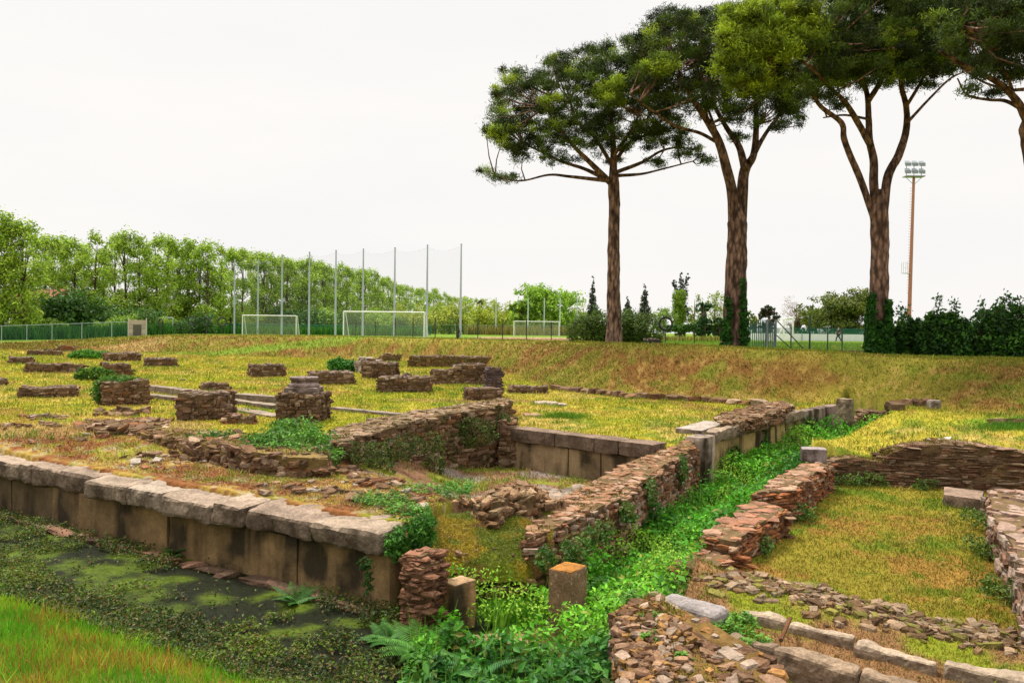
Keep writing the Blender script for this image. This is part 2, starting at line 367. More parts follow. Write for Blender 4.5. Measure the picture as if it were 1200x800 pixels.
DITCH = [tuple(FA-FDIR*22+FN*.3), tuple(FC+FN*.3-FDIR*.2)]+XY((494, 640, -2.35), (496, 612, -2.30), (515, 604, -2.30), (540, 600, -2.33), (590, 601, -2.35), (625, 607, -2.37), (645, 606, -2.36), (708, 575, -2.3), (760, 542, -2.15), (800, 519, -2.05), (836, 505, -1.96), (943, 478, -1.95), (992, 469, -1.95),
     (1045, 474, -1.95), (1042, 486, -2.0), (1000, 502, -2.15), (942, 526, -2.3), (956, 541, -2.46), (907, 572, -2.5), (855, 610, -2.62), (815, 655, -2.8), (800, 690, -2.7), (742, 712, -2.4), (755, 800, -2.35))+[(.9, 3.5), (2, 2), (2, -4), (-40, -4), (-40, 30)]
W5P = [(966, 15.9, 540), (1000, 15.95, 537), (1032, 15.85, 542), (1043, 15.8, 532), (1064, 15.7, 524), (1115, 15.5, 519), (1161, 15.35, 523), (1200, 15.2, 531), (1290, 14.8, 536)]
ROOM = [tuple(P(a, c, d=b+.33)[:2]) for a, b, c in W5P]+XY((1172, 600, -2.4), (1195, 635, -2.4), (1215, 670, -2.4), (1260, 790, -2.4), (1190, 765, -2.9), (1060, 742, -2.9), (960, 712, -2.9), (868, 694, -2.9), (800, 680, -2.8), (805, 655, -2.8), (845, 610, -2.62), (895, 570, -2.5), (948, 535, -2.46))
PIT = XY((598, 498, -2.0), (764, 517, -2.0), (790, 528, -2.1), (745, 552, -2.25), (690, 585, -2.3), (640, 612, -2.35), (600, 622, -2.35), (550, 610, -2.3), (500, 580, -2.3), (440, 560, -2.25), (405, 552, -2.2), (415, 504, -1.82), (485, 488, -1.74), (535, 478, -1.66), (592, 471, -1.58))
CURB = XY((800, 652, -2.8), (838, 668, -2.75), (868, 690, -2.9), (960, 710, -2.9), (1060, 740, -2.9), (1300, 790, -2.9))+[(5.5, 3), (1.5, 3)]+XY((745, 790, -2.4), (742, 705, -2.4), (772, 700, -2.6), (785, 672, -2.8))
BP = P(0, 676, -2.95)[:2]; BD = P(385, 800, -2.95)[:2]-BP; BD /= np.linalg.norm(BD); BN = np.array([BD[1], -BD[0]])
def bank_s(x, y): return (x-BP[0])*BN[0]+(y-BP[1])*BN[1]
def pxof(x, y): return 600+FPX*np.clip(np.where(y > .5, x/np.maximum(y, .5), np.sign(x)*1.4), -1.4, 1.4)
def zg(x, y, full=False):
    x = np.asarray(x, float); y = np.asarray(y, float); px = pxof(x, y)
    fd, fz, cd, cz, gz = [np.interp(px, KX, k) for k in (FD, FZ, CD, CZ, GZ)]
    left = np.where(y > 16, -2.0, -2.0-.18*sst(16, 12, y)) if False else -2.0-.18*sst(16, 12.0, y)
    right = np.interp(y, [15.6, 16.6, 19, 23], [-2.62, -2.4, -2.15, -1.9])
    nearz = lerp(left, right, sst(930, 1010, px))
    z = lerp(nearz, fz, sst(fd-6, fd, y))
    k = np.clip((y-fd)/(cd-fd), 0, 1); k = k*k*(3-2*k)*.75+k*.25
    z = lerp(z, cz, k); z = lerp(z, gz, sst(cd+1, cd+7, y))
    slope = sst(fd-1, fd+1, y)*sst(cd+1, cd-1, y)
    z = z+slope*.10*fbm(x, y, 0, 3, .5)
    nzv = .03*fbm(x, y, 1, 4, .6)*sst(90, 30, y)+.018*fbm(x, y, 2, 3, 4.)*sst(40, 15, np.abs(y))
    z = z+nzv
    dp = pip(x, y, PIT); zp = -2.24-.6*sst(-2.7, -.7, x)*sst(10., 13.5, y)+.05*fbm(x, y, 3, 4, 2.)
    z = lerp(z, zp, sst(-.05, .05, dp))
    dr = pip(x, y, ROOM); z = lerp(z, -3.0+.04*fbm(x, y, 4, 4, 1.2), sst(-.06, .06, dr))
    dc = pip(x, y, CURB); z = lerp(z, -2.72+.05*fbm(x, y, 5, 4, 2.), sst(-.5, .08, dc))
    dd = pip(x, y, DITCH); zd = np.interp(y, [10, 14, 19, 22.5], [-3.12, -3.08, -2.9, -2.62])+.04*fbm(x, y, 6, 4, 1.5)
    z = lerp(z, zd, sst(-.05, .05, dd))
    s = bank_s(x, y); zb = np.interp(s, [-.5, 0, 1.2, 3., 4.8, 9], [-3.3, -3.06, -2.72, -2.1, -1.62, -1.55])+.05*fbm(x, y, 7, 3, 1.3)*sst(0, 1, s)
    bank = (s > -.5) & (zb > z) & (y < 12)
    z = np.where(bank, zb, z)
    if not full: return z
    reg = np.zeros(x.shape, int)
    reg[(dp > 0)] = 5; reg[dr > 0] = 4; reg[dc > 0] = 6
    reg[dd > 0] = 3; reg[(dd > 0) & (x < FC[0]+.45) & (y < 30)] = 1; reg[bank] = 2
    return z, reg, px, fd, cd
def zs(x, y): return float(zg(np.array([x]), np.array([y]))[0])
def blob(px, py, z, r): p = P(px, py, z); return (p[0], p[1], r)
def pblob(x, y, lst):
    m = np.zeros(x.shape)
    for (px, py, z, rx, ry) in lst:
        p = P(px, py, z); d = np.hypot((x-p[0])/rx, (y-p[1])/ry)+.35*fbm(x, y, 9, 3, 1.2)
        m = np.maximum(m, sst(1.15, .75, d))
    return m
def C3(c): return np.array(c)[None, :]
def mixc(a, b, t): return a+(b-a)*t[:, None]
GREEN = (.115, .175, .018); YEL = (.40, .325, .042); STRAW = (.50, .35, .10); BROWN = (.23, .115, .035); EARTH = (.25, .10, .035); LUSH = (.06, .19, .02)
def gcol(x, y, z, reg, px, fd, cd):
    n1 = fbm(x, y, 11, 4, .35); n2 = fbm(x, y, 12, 4, 1.6); n3 = fbm(x, y, 13, 3, 6.); n4 = fbm(x, y, 14, 3, .9)
    c = np.tile(C3(YEL), (len(x), 1))
    c = mixc(c, C3((.31, .295, .025)), sst(-.2, .35, n1+.5*n2)); c = mixc(c, C3((.34, .19, .06)), .7*sst(.18, .42, fbm(x, y, 15, 4, .8)))
    c = mixc(c, C3(GREEN), .8*sst(.02, .42, n2+.6*n4))
    c = mixc(c, C3(STRAW), .7*sst(.05, .45, n4-.3*n1+.4*n3))
    # the bank round the site
    sl = sst(fd-1.5, fd+1.5, y)*sst(cd+2, cd-1, y)
    bc = np.tile(C3((.17, .145, .02)), (len(x), 1)); bc = mixc(bc, C3((.165, .08, .022)), sst(-.25, .25, n2*.8+n1+.25*sst(660, 760, px)*sst(1000, 880, px))); bc = mixc(bc, C3((.13, .15, .015)), .75*sst(.05, .4, n4+.3*n1))
    bc = mixc(bc, C3((.27, .18, .05)), .6*sst(.15, .45, n3+.5*n2))
    c = mixc(c, bc, sl)
    top = sst(cd-2, cd+.5, y); c = mixc(c, C3((.25, .23, .03)), top*.7)
    # playing field
    far = sst(cd+1, cd+4, y); f = np.tile(C3((.16, .235, .025)), (len(x), 1)); f = mixc(f, C3((.11, .2, .02)), sst(-.2, .2, n1))
    dirt = sst(545, 570, px)*sst(710, 690, px)*sst(112, 100, y)
    f = mixc(f, C3((.42, .27, .18)), dirt*sst(50, 55, y)); c = mixc(c, f, far)
    # earth and rubble on the platform behind the near wall
    plat = (reg == 0) & (y < 16.5) & (px < 700)
    e = np.tile(C3(EARTH), (len(x), 1)); e = mixc(e, C3((.34, .23, .05)), sst(-.15, .25, n2+.2*n1+.5*n3)); e = mixc(e, C3((.22, .22, .025)), .9*sst(.05, .3, fbm(x, y, 21, 4, 1.3)+.4*n3))
    e = mixc(e, C3((.33, .25, .17)), .6*sst(.25, .4, n3+.3*n2))
    rowd = sst(16.2, 14.2, y+.9*n1)
    c = mixc(c, e, np.where(plat, rowd, 0))
    br = pblob(x, y, [(60, 505, -2.05, 2.8, .9), (170, 500, -2.05, 1.5, .6), (370, 460, -2, 1.2, .4), (560, 470, -2, 2.5, .6), (130, 412, -1.9, 3, 6)])
    c = mixc(c, C3((.36, .23, .09)), .7*br)
    # moss on the mound end
    mo = pblob(x, y, [(570, 635, -2.4, .9, 1.0), (600, 660, -2.4, .8, .6)]); c = mixc(c, mixc(np.tile(C3((.26, .21, .03)), (len(x), 1)), C3((.24, .12, .04)), sst(.0, .3, n3)), mo*.85*(reg != 5))
    # sunken floor, room, ditch, canal, near bank
    k = np.where(reg == 5, 1., 0); p_ = mixc(np.tile(C3((.24, .13, .07)), (len(x), 1)), C3((.20, .21, .03)), sst(0, .3, n2)); p_ = mixc(p_, C3((.26, .22, .2)), .8*sst(.1, .3, n4)); c = mixc(c, p_, k)
    k = np.where(reg == 4, 1., 0); r_ = mixc(np.tile(C3((.24, .195, .025)), (len(x), 1)), C3((.11, .15, .012)), sst(-.1, .35, n2+.3*n4)); r_ = mixc(r_, C3((.28, .15, .035)), .85*sst(.05, .4, n4+.4*n3)); c = mixc(c, r_, k)
    k = np.where(reg == 6, 1., 0); r_ = mixc(np.tile(C3((.26, .14, .06)), (len(x), 1)), C3((.21, .22, .02)), sst(-.1, .2, n2)); c = mixc(c, r_, k)
    k = np.where(reg == 3, 1., 0); r_ = mixc(np.tile(C3((.05, .12, .015)), (len(x), 1)), C3((.13, .09, .03)), sst(.1, .4, n2)); c = mixc(c, r_, k)
    k = np.where(reg == 1, 1., 0); r_ = mixc(np.tile(C3((.05, .045, .02)), (len(x), 1)), C3((.07, .10, .015)), sst(-.1, .2, n2)); c = mixc(c, r_, k)
    k = np.where(reg == 2, 1., 0); r_ = mixc(np.tile(C3((.12, .13, .02)), (len(x), 1)), C3((.26, .13, .04)), sst(-.1, .3, n4)); c = mixc(c, r_, k)
    lu = pblob(x, y, [(1190, 500, -2, 1.2, 1.0), (660, 488, -2, .5, .35), (350, 398, -.8, 20, 1), (590, 590, -2.4, .5, .4)]); c = mixc(c, C3((.13, .25, .02)), .6*lu)
    return np.clip(c*(1+.22*n3+.16*n2)[:, None], .004, .8)
def make_ground():
    az = np.concatenate([np.arange(-180, -40, 3.5), np.arange(-40, 40, .12), np.arange(40, 180, 3.5)])
    az = np.radians(az); r = 1.0*1.0105**np.arange(0, 655)
    r = np.concatenate([[.05], r, [1500, 2600]])
    A, R = np.meshgrid(az, r, indexing='ij'); x = (np.sin(A)*R).ravel(); y = (np.cos(A)*R).ravel()
    z, reg, px, fd, cd = zg(x, y, True); c = gcol(x, y, z, reg, px, fd, cd)
    n, m = len(az), len(r); i = np.arange(n)[:, None]; j = np.arange(m-1)[None]; i2 = (i+1) % n
    q = np.stack([i*m+j, i*m+j+1, i2*m+j+1, i2*m+j], -1).reshape(-1, 4)
    mb = MB(); mb.add(np.column_stack([x, y, z]), quads=q, c=c); o = mb.build('ground', M_ground, smooth=True); tag(o, kind='structure')
make_ground()
def algae():
    m = mat('algae_water', .6, 3, .35, .5, 26, .012, ns2=22, na2=.5, spec=.06)
    mb = MB(); n = 160
    s = np.linspace(-.6, 13.5, 200); t = np.linspace(-.6, 4.2, 90); S, T = np.meshgrid(s, t, indexing='ij')
    x = (FC[0]-FDIR[0]*(S)-FN[0]*T).ravel(); y = (FC[1]-FDIR[1]*S-FN[1]*T).ravel()
    x = x+FDIR[0]*.6; y = y+FDIR[1]*.6
    n2 = fbm(x, y, 31, 4, .7); n3 = fbm(x, y, 32, 4, 3.)
    c = np.tile(C3((.065, .095, .008)), (len(x), 1)); c = mixc(c, C3((.03, .045, .007)), sst(-.2, .3, n3)); c = mixc(c, C3((.012, .014, .006)), sst(-.05, .2, n2+.5*n3+.25*sst(-5.5, -2, x)-.1))
    i = np.arange(199)[:, None]; j = np.arange(89)[None]; q = np.stack([i*90+j, i*90+j+1, (i+1)*90+j+1, (i+1)*90+j], -1).reshape(-1, 4)
    mb.add(np.column_stack([x, y, np.full(len(x), -3.075)]), quads=q, c=c); tag(mb.build('water', m), kind='structure')
algae()

# ------------------------------------------------------------------ masonry
def strip_core(mb, st, zb, c=(.17, .115, .07), inset=.004, amp=.04):
    A = np.array([s[0][:2] for s in st], float); B = np.array([s[1][:2] for s in st], float); Z = np.array([s[2] for s in st], float)
    zb = np.array(zb, float)*np.ones(len(st))
    L = np.concatenate([[0], np.cumsum(np.linalg.norm((A+B)[1:]/2-(A+B)[:-1]/2, axis=1))])
    n = max(4, int(L[-1]/.12)); s = np.linspace(0, L[-1], n)
    a = np.stack([np.interp(s, L, A[:, k]) for k in (0, 1)], 1); b = np.stack([np.interp(s, L, B[:, k]) for k in (0, 1)], 1); z = np.interp(s, L, Z)-inset*.8; z0 = np.interp(s, L, zb)-.05
    d = b-a; wd = np.linalg.norm(d, axis=1, keepdims=True); d = d/wd; a = a+d*np.minimum(inset, wd*.2); b = b-d*np.minimum(inset, wd*.2)
    rows = []
    nv, nw = 6, 6
    for k in range(nv): f = k/nv; rows.append(np.column_stack([a, z0+(z-z0)*f]))
    for k in range(nw+1): f = k/nw; rows.append(np.column_stack([a+(b-a)*f, z]))
    for k in range(nv): f = 1-(k+1)/nv; rows.append(np.column_stack([b, z0+(z-z0)*f]))
    V = np.stack(rows, 1); m = V.shape[1]; V = V.reshape(-1, 3)
    V = V+np.stack([fbm(V[:, 0], V[:, 1], V[:, 2]+k*9, 3, 4.) for k in range(3)], 1)*amp
    i = np.arange(n-1)[:, None]; j = np.arange(m-1)[None]; q = np.stack([i*m+j, (i+1)*m+j, (i+1)*m+j+1, i*m+j+1], -1).reshape(-1, 4)
    cc = C3(c)*(1+.3*fbm(V[:, 0], V[:, 1], V[:, 2], 3, 3.))[:, None]
    tr = []
    k0 = len(V); V = np.vstack([V, [(a[0]+b[0])[0]/2, (a[0]+b[0])[1]/2, (z[0]+z0[0])/2], [(a[-1]+b[-1])[0]/2, (a[-1]+b[-1])[1]/2, (z[-1]+z0[-1])/2]]); cc = np.vstack([cc, C3(c), C3(c)])
    for j in range(m-1): tr += [[k0, j, j+1], [k0+1, (n-1)*m+j+1, (n-1)*m+j]]
    mb.add(V, quads=q, tris=tr, c=cc)
def rubble(mb, st, zb, L=.17, H=.085, pal=RUB, dep=.14, ends=(1, 1), sides=(1, 1), top=.85, rough=.02, ragged=.05, core=(.16, .105, .05), tophue=None, tilt=.07):
    strip_core(mb, st, zb, core)
    zbs = np.array(zb, float)*np.ones(len(st)); C, S, Y, Q = [], [], [], []
    def run(p, q, zp, zq, zb0, zb1, inw):
        p = np.array(p[:2]); q = np.array(q[:2]); ln = np.linalg.norm(q-p)
        if ln < .03: return
        d = (q-p)/ln; yaw = math.atan2(d[1], d[0]); z0 = min(zb0, zb1); ztm = max(zp, zq); k = 0; z = z0+H/2
        while z < ztm:
            s = random.uniform(-.5, 0)*L
            while s < ln:
                l = L*random.choice((.45, .6, .8, 1., 1.3, 1.9))*random.uniform(.85, 1.15); m = s+l/2; f = min(1, max(0, m/ln)); zt = zp+(zq-zp)*f+ragged*(random.random()-.8)
                if z+H*.35 < zt and m < ln+L*.3 and z > zb0+(zb1-zb0)*f-H:
                    dd = dep*random.uniform(.7, 1.1)
                    c = p+d*m+inw*(dd/2-random.uniform(-.3, 1)*rough)
                    C.append((c[0], c[1], z+random.uniform(-.12, .12)*H)); S.append((l*1.0, dd*1.1, H*random.uniform(.65, 1.35))); Y.append(yaw+random.gauss(0, .10)); Q.append(0)
                s += l
            z += H
    A = [np.array(s[0][:2], float) for s in st]; B = [np.array(s[1][:2], float) for s in st]; Z = [s[2] for s in st]; n = len(st)
    for i in range(n-1):
        ia = (B[i]-A[i])/max(np.linalg.norm(B[i]-A[i]), 1e-6)
        if sides[0]: run(A[i], A[i+1], Z[i], Z[i+1], zbs[i], zbs[i+1], ia)
        if sides[1]: run(B[i], B[i+1], Z[i], Z[i+1], zbs[i], zbs[i+1], -ia)
        ln = np.linalg.norm((A[i+1]+B[i+1]-A[i]-B[i])/2); wd = (np.linalg.norm(B[i]-A[i])+np.linalg.norm(B[i+1]-A[i+1]))/2
        nl = max(1, int(round(ln/(L*.85)))); nw = max(1, int(round(wd/(L*.75))))
        for a in range(nl):
            for b in range(nw):
                if random.random() > top: continue
                f = (a+.5+random.uniform(-.3, .3))/nl; g = (b+.5+random.uniform(-.3, .3))/nw
                p = (A[i]*(1-f)+A[i+1]*f)*(1-g)+(B[i]*(1-f)+B[i+1]*f)*g
                C.append((p[0], p[1], Z[i]*(1-f)+Z[i+1]*f-H*.35+random.uniform(-.2, .35)*H)); l = L*random.choice((.4, .55, .7, 1., 1.4))
                S.append((l, l*random.uniform(.6, .95), H*random.uniform(.5, .95))); Y.append(random.uniform(0, 3.1)); Q.append(1)
    for e, i, k in ((ends[0], 0, 1), (ends[1], n-1, n-2)):
        if e: 
            inw = (A[k]+B[k]-A[i]-B[i]); inw = inw/max(np.linalg.norm(inw), 1e-6); run(A[i], B[i], Z[i], Z[i], zbs[i], zbs[i], inw)
    Q = np.array(Q); cc = pick(pal, len(C), .16)
    if tophue is not None and len(Q): cc = np.where(Q[:, None] == 1, cc*.5+np.array(tophue)*.5, cc)
    stones(mb, C, S, Y, cc, tilt=tilt)
def top_turf(mb, st, n=3000, h=.05, cover=.0, cols=((.26, .20, .04), (.30, .15, .04), (.15, .18, .02)), wd=.012, f0=.02, f1=.98):
    A = np.array([k[0][:2] for k in st], float); B = np.array([k[1][:2] for k in st], float); Z = np.array([k[2] for k in st], float)
    f = rng.random(n)*(len(st)-1); i = f.astype(int); f = (f-i)[:, None]; g = rng.uniform(f0, f1, (n, 1)); p = (A[i]*(1-f)+A[i+1]*f)*(1-g)+(B[i]*(1-f)+B[i+1]*f)*g; z = Z[i]*(1-f[:, 0])+Z[i+1]*f[:, 0]
    q = fbm(p[:, 0], p[:, 1], 77, 3, 1.7)
    k = q > cover+.25*rng.normal(0, .4, n); p, z, q = p[k], z[k], q[k]; m = len(p); c = np.array(cols)[((q*3.1+rng.random(m)*.9)*len(cols)).astype(int) % len(cols)]
    blades(mb, np.column_stack([p, z-.03]), h*rng.uniform(.5, 1.4, m), wd, c*rng.uniform(.6, 1.3, (m, 1)), 1.0)
def st_px(*rows): return [(P(a, b, z), P(c, d, z), z) for (a, b, c, d, z) in rows]

# near retaining wall: tan blocks under a row of heavy coping slabs
def near_wall():
    base = FA; t = thing('retaining_wall', (FC[0], FC[1], -3.1), 'long stained stone retaining wall with heavy coping slabs above the green ditch, nearest at left', 'wall')
    tot = np.linalg.norm(FC-FA); mb = None
    def pt(s, off): return FC-FDIR*s+FN*off
    cuts = [0, 1.05, 2.2, 2.75, 3.75, 4.55, 5.6, 7.3, 8.7, 10.3, 12.2, 14, 16, 18.5]
    hue = [(.31, .235, .17), (.28, .205, .15), (.34, .255, .185), (.30, .225, .165), (.36, .285, .215)]
    for i in range(len(cuts)-1):
        a, b = cuts[i]+.006, cuts[i+1]-.006; mb = MB(); jf = random.uniform(-.04, .045)
        ov = -.06+jf*1.8; back = .62+random.uniform(-.1, .25)
        if i == 0: back = .75
        zt = -2.2+random.uniform(-.012, .012); zt4 = [zt+random.uniform(-.022, .022) for _ in range(4)]
        if cuts[i] >= 5.6: ov += .10
        th = .27 if i not in (6,) else .30
        qslab(mb, pt(b, ov), pt(a, ov), pt(a, back), pt(b, back), zt4, zt-th, res=.05, amp=.045, r=.05, color=hue[i % 5])
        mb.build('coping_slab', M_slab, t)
    s = 0
    while s < 18:
        l = random.uniform(.85, 1.5); mb = MB(); of = .07+random.uniform(0, .03)
        if s > 5.6: of += .08
        c = (.26, .165, .075) if s < 4 else ((.20, .13, .062) if s < 6.5 else (.12, .082, .042))
        qslab(mb, pt(s+l-.005, of), pt(s+.005, of), pt(s+.005, of+.35), pt(s+l-.005, of+.35), -2.485, -3.2, res=.09, amp=.014, r=.02, color=np.array(c)*random.uniform(.85, 1.1))
        mb.build('wall_block', M_stain, t); s += l
    mb = MB(); C, S, Y = [], [], []
    s = .3
    while s < 12:
        l = random.uniform(.25, .6); p = pt(s, -.06-random.uniform(0, .05)); C.append((p[0], p[1], -3.07)); S.append((l, .2, .1)); Y.append(math.atan2(FDIR[1], FDIR[0])); s += l
    stones(mb, C, S, Y, pick([(.24, .13, .08), (.2, .12, .08)], len(C))); mb.build('footing', M_stone, t)
near_wall()

def one(name, label, cat, fn, m=M_stone, group=None, loc=None, smooth=False):
    mb = MB(); fn(mb); v = np.concatenate(mb.v)
    if loc is None: loc = ((v[:, 0].min()+v[:, 0].max())/2, (v[:, 1].min()+v[:, 1].max())/2, v[:, 2].min())
    return tag(mb.build(name, m, loc=loc, smooth=smooth), label, cat, group)

# brick rubble wall running back beside the plant-filled ditch
W2 = st_px(
    (628, 600, 618, 632, -2.36), (645, 592, 652, 616, -2.33), (675, 574, 685, 601, -2.32), (704, 560, 731, 583, -2.30), (730, 545, 745, 569, -2.22), (765, 531, 785, 541, -2.13), (802, 513, 815, 522, -2.04))
one('rubble_wall', 'crumbling brick and rubble wall running back between sunken floor and nettle-filled ditch', 'wall', lambda mb: (top_turf(mb, W2, 6000, .05, .05), rubble(mb, W2, -3.1, L=.15, H=.07, pal=[(.26, .12, .06), (.33, .19, .12), (.20, .09, .045), (.38, .27, .20), (.24, .14, .08)], ragged=.13, rough=.05, top=.6, tophue=(.36, .20, .11))))
# side wall of heavy slabs further back
def slab_wall():
    t = thing('slab_wall', P(880, 545, -3.0), 'weathered slab wall with coping along the far left side of the nettle-filled ditch', 'wall')
    a = P(836, 507, -1.95)[:2]; b = P(943, 480.5, -1.95)[:2]; c = P(984, 473, -1.95)[:2]
    d = (b-a)/np.linalg.norm(b-a); nn = np.array([-d[1], d[0]]); L = np.linalg.norm(b-a)
    for i, (s0, s1) in enumerate(((.02, .24), (.245, .5), (.505, .74), (.745, 1))):
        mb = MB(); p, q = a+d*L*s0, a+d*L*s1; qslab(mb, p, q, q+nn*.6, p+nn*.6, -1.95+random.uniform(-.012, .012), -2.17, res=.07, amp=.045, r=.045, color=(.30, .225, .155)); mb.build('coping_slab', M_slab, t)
    s = 0
    while s < L-.05:
        l = min(random.uniform(.5, .95), L-s); mb = MB(); of = random.uniform(.05, .12); p, q = a+d*(s+.012)+nn*of, a+d*(s+l-.012)+nn*of
        qslab(mb, p, q, q+nn*.35, p+nn*.35, -2.175, -3.15, res=.1, amp=.022, r=.03, color=np.array(random.choice([(.34, .23, .10), (.24, .16, .09), (.17, .115, .075), (.38, .26, .11)]))); mb.build('wall_block', M_stain, t); s += l
    L2 = np.linalg.norm(c-b); d2 = (c-b)/L2; n2 = np.array([-d2[1], d2[0]])
    for i in range(2):
        mb = MB(); p, q = b+d2*(L2*i/2+.02), b+d2*(L2*(i+1)/2); qslab(mb, p, q, q+n2*.3, p+n2*.3, -1.97, -3.1, res=.12, amp=.025, r=.03, color=(.30, .22, .18)); mb.build('wall_block', M_stain, t)
slab_wall()
one('end_pillar', 'pale stone pillar closing the far end of the slab wall', 'pillar', lambda mb: (rbox(mb, (*(P(991, 468, -1.72)[:2]+np.array([.1, .25])), -2.3), (.28, .4, 1.2), .6, .04, .1, .03, (.34, .26, .17)),), M_slab)
one('corner_pillar', 'square stone pillar where the slab wall meets the rubble wall', 'pillar', lambda mb: rbox(mb, (*(P(822, 514, -1.97)[:2]+np.array([.05, .32])), -2.55), (.42, .5, 1.2), -.6, .03, .08, .02, (.36, .28, .22)), M_stain)
one('stone_slab', 'flat cut slab lying on the lawn behind the corner pillar', 'slab', lambda mb: qslab(mb, P(791, 501, -1.9), P(822, 504, -1.9), P(850, 495, -1.9), P(826, 492, -1.9), -1.9, -2.1, res=.1, amp=.015, color=(.38, .31, .26)), M_slab)
one('rubble_heap', 'long heap of loose rubble on top of the slab wall by the far lawn', 'rubble', lambda mb: rubble(mb, st_px((840, 486, 845, 497, -1.88), (862, 480, 880, 490, -1.80), (890, 473, 912, 481, -1.76), (915, 470, 928, 474, -1.82)), -2.05, L=.16, H=.07, pal=RUB, rough=.08, ragged=.1))
# wall holding up the lawn behind the sunken floor
def lawn_wall():
    t = thing('lawn_retaining_wall', P(680, 550, -2.8), 'stone wall with flat coping holding up the lawn above the sunken floor', 'wall')
    a = P(598, 501, -2.0)[:2]; b = P(765, 521, -2.0)[:2]; L = np.linalg.norm(b-a); d = (b-a)/L; nn = np.array([-d[1], d[0]])
    for i, (s0, s1) in enumerate(((0, .34), (.343, .62), (.623, .78), (.783, 1))):
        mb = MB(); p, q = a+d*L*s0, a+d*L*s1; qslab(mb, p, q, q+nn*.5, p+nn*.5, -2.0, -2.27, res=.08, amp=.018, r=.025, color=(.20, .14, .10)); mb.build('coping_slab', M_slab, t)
    s = 0
    while s < L-.05:
        l = min(random.uniform(.5, .9), L-s); mb = MB(); of = .06+random.uniform(0, .03); p, q = a+d*(s+.006)+nn*of, a+d*(s+l-.006)+nn*of
        qslab(mb, p, q, q+nn*.3, p+nn*.3, -2.275, -2.9, res=.09, amp=.015, r=.02, color=np.array(random.choice([(.34, .25, .13), (.26, .18, .10), (.38, .30, .18)]))); mb.build('wall_block', M_stain, t); s += l
lawn_wall()
# thick rubble wall between lawn and sunken floor
WR1 = [(P(372, 520, -1.95), P(392, 500, -1.9), -1.92), (P(400, 517, -1.82), P(432, 492, -1.82), -1.82), (P(470, 497, -1.74), P(500, 480, -1.74), -1.74), (P(522, 485, -1.66), P(545, 473, -1.66), -1.66), (P(588, 475, -1.58), P(597, 466, -1.58), -1.58)]
one('rubble_wall', 'thick overgrown rubble wall with broad top between the lawn and the sunken floor', 'wall', lambda mb: (top_turf(mb, WR1, 7000, .06, .0), rubble(mb, WR1, [-2.25, -2.3, -2.6, -2.75, -2.85], L=.17, H=.09, pal=RUB+[(.10, .08, .03), (.08, .07, .02)], rough=.05, ragged=.10, top=.6, tophue=(.36, .26, .17))))
one('wall_stub', 'low broken stub at the end of the thick rubble wall', 'wall', lambda mb: rubble(mb, [(P(587, 492, -1.85), P(590, 484, -1.85), -1.85), (P(604, 498, -1.95), P(606, 490, -1.95), -1.95)], -2.85, L=.16, H=.09, pal=RUB, rough=.04))
# brick wall on the right of the ditch, three levels
one('brick_wall', 'stepped orange brick wall between the nettle-filled ditch and the grassy room', 'wall', lambda mb: [(top_turf(mb, s, 1500, .04, .12), rubble(mb, s, zb, L=.20, H=.05, pal=BRK, rough=.04, ragged=.07, tophue=tp, top=.85, tilt=.03)) for s, zb, tp in (
    (st_px((789, 660, 829, 673, -2.80), (821, 643, 857, 651, -2.80)), -3.1, (.40, .23, .16)),
    (st_px((825, 625, 862, 634, -2.62), (848, 607, 885, 617, -2.60), (884, 585, 920, 596, -2.58)), -3.1, (.40, .22, .15)),
    (st_px((886, 577, 926, 573, -2.47), (915, 557, 952, 556, -2.45), (948, 540, 975, 541, -2.42)), -3.1, (.40, .26, .18)))])
one('cap_block', 'grey block resting on the corner where brick wall meets room wall', 'block', lambda mb: rbox(mb, (*(P(955, 525, -2.15)[:2]+np.array([.05, .2])), -2.30), (.46, .36, .26), -.25, .03, .06, .01, (.30, .25, .24)), M_slab)
def pz(px, d, py): return P(px, py, d=d)[2]
def w5(mb):
    st = []
    for px, d, ty in W5P:
        a = P(px, ty, d=d); b = P(px, ty, d=d+.55); st.append((a, (a[0]+.1, a[1]+.55), a[2]))
    top_turf(mb, st, 6000, .07, .0)
    rubble(mb, st, -3.05, L=.26, H=.05, pal=[(.15, .075, .045), (.19, .10, .06), (.11, .06, .035), (.27, .18, .12), (.14, .09, .05)], rough=.03, ragged=.07, tilt=.03, top=.8, tophue=(.38, .25, .18))
one('brick_wall', 'dark thin-course brick wall closing the back of the grassy room', 'wall', w5)
one('rubble_wall', 'pinkish rubble wall along the right edge of the grassy room', 'wall', lambda mb: rubble(mb, [(P(1159, 573, -2.42), P(1225, 576, -2.42), -2.42), (P(1163, 602, -2.42), P(1250, 606, -2.42), -2.42), (P(1183, 634, -2.42), P(1290, 640, -2.42), -2.42), (P(1201, 666, -2.42), P(1330, 672, -2.42), -2.42), (P(1216, 720, -2.42), P(1360, 725, -2.42), -2.42)], -3.05, L=.24, H=.10, pal=[(.26, .15, .10), (.34, .24, .18), (.20, .11, .07), (.38, .29, .23)], rough=.06, ragged=.06, tophue=(.36, .23, .17)))
one('stone_block', 'single cut block lying on the grass before the back brick wall', 'block', lambda mb: qslab(mb, P(1105, 585, -2.88), P(1151, 592, -2.88), P(1153, 578, -2.84), P(1106, 573, -2.84), -2.78, -3.05, res=.07, amp=.015, color=(.26, .18, .13)), M_slab)

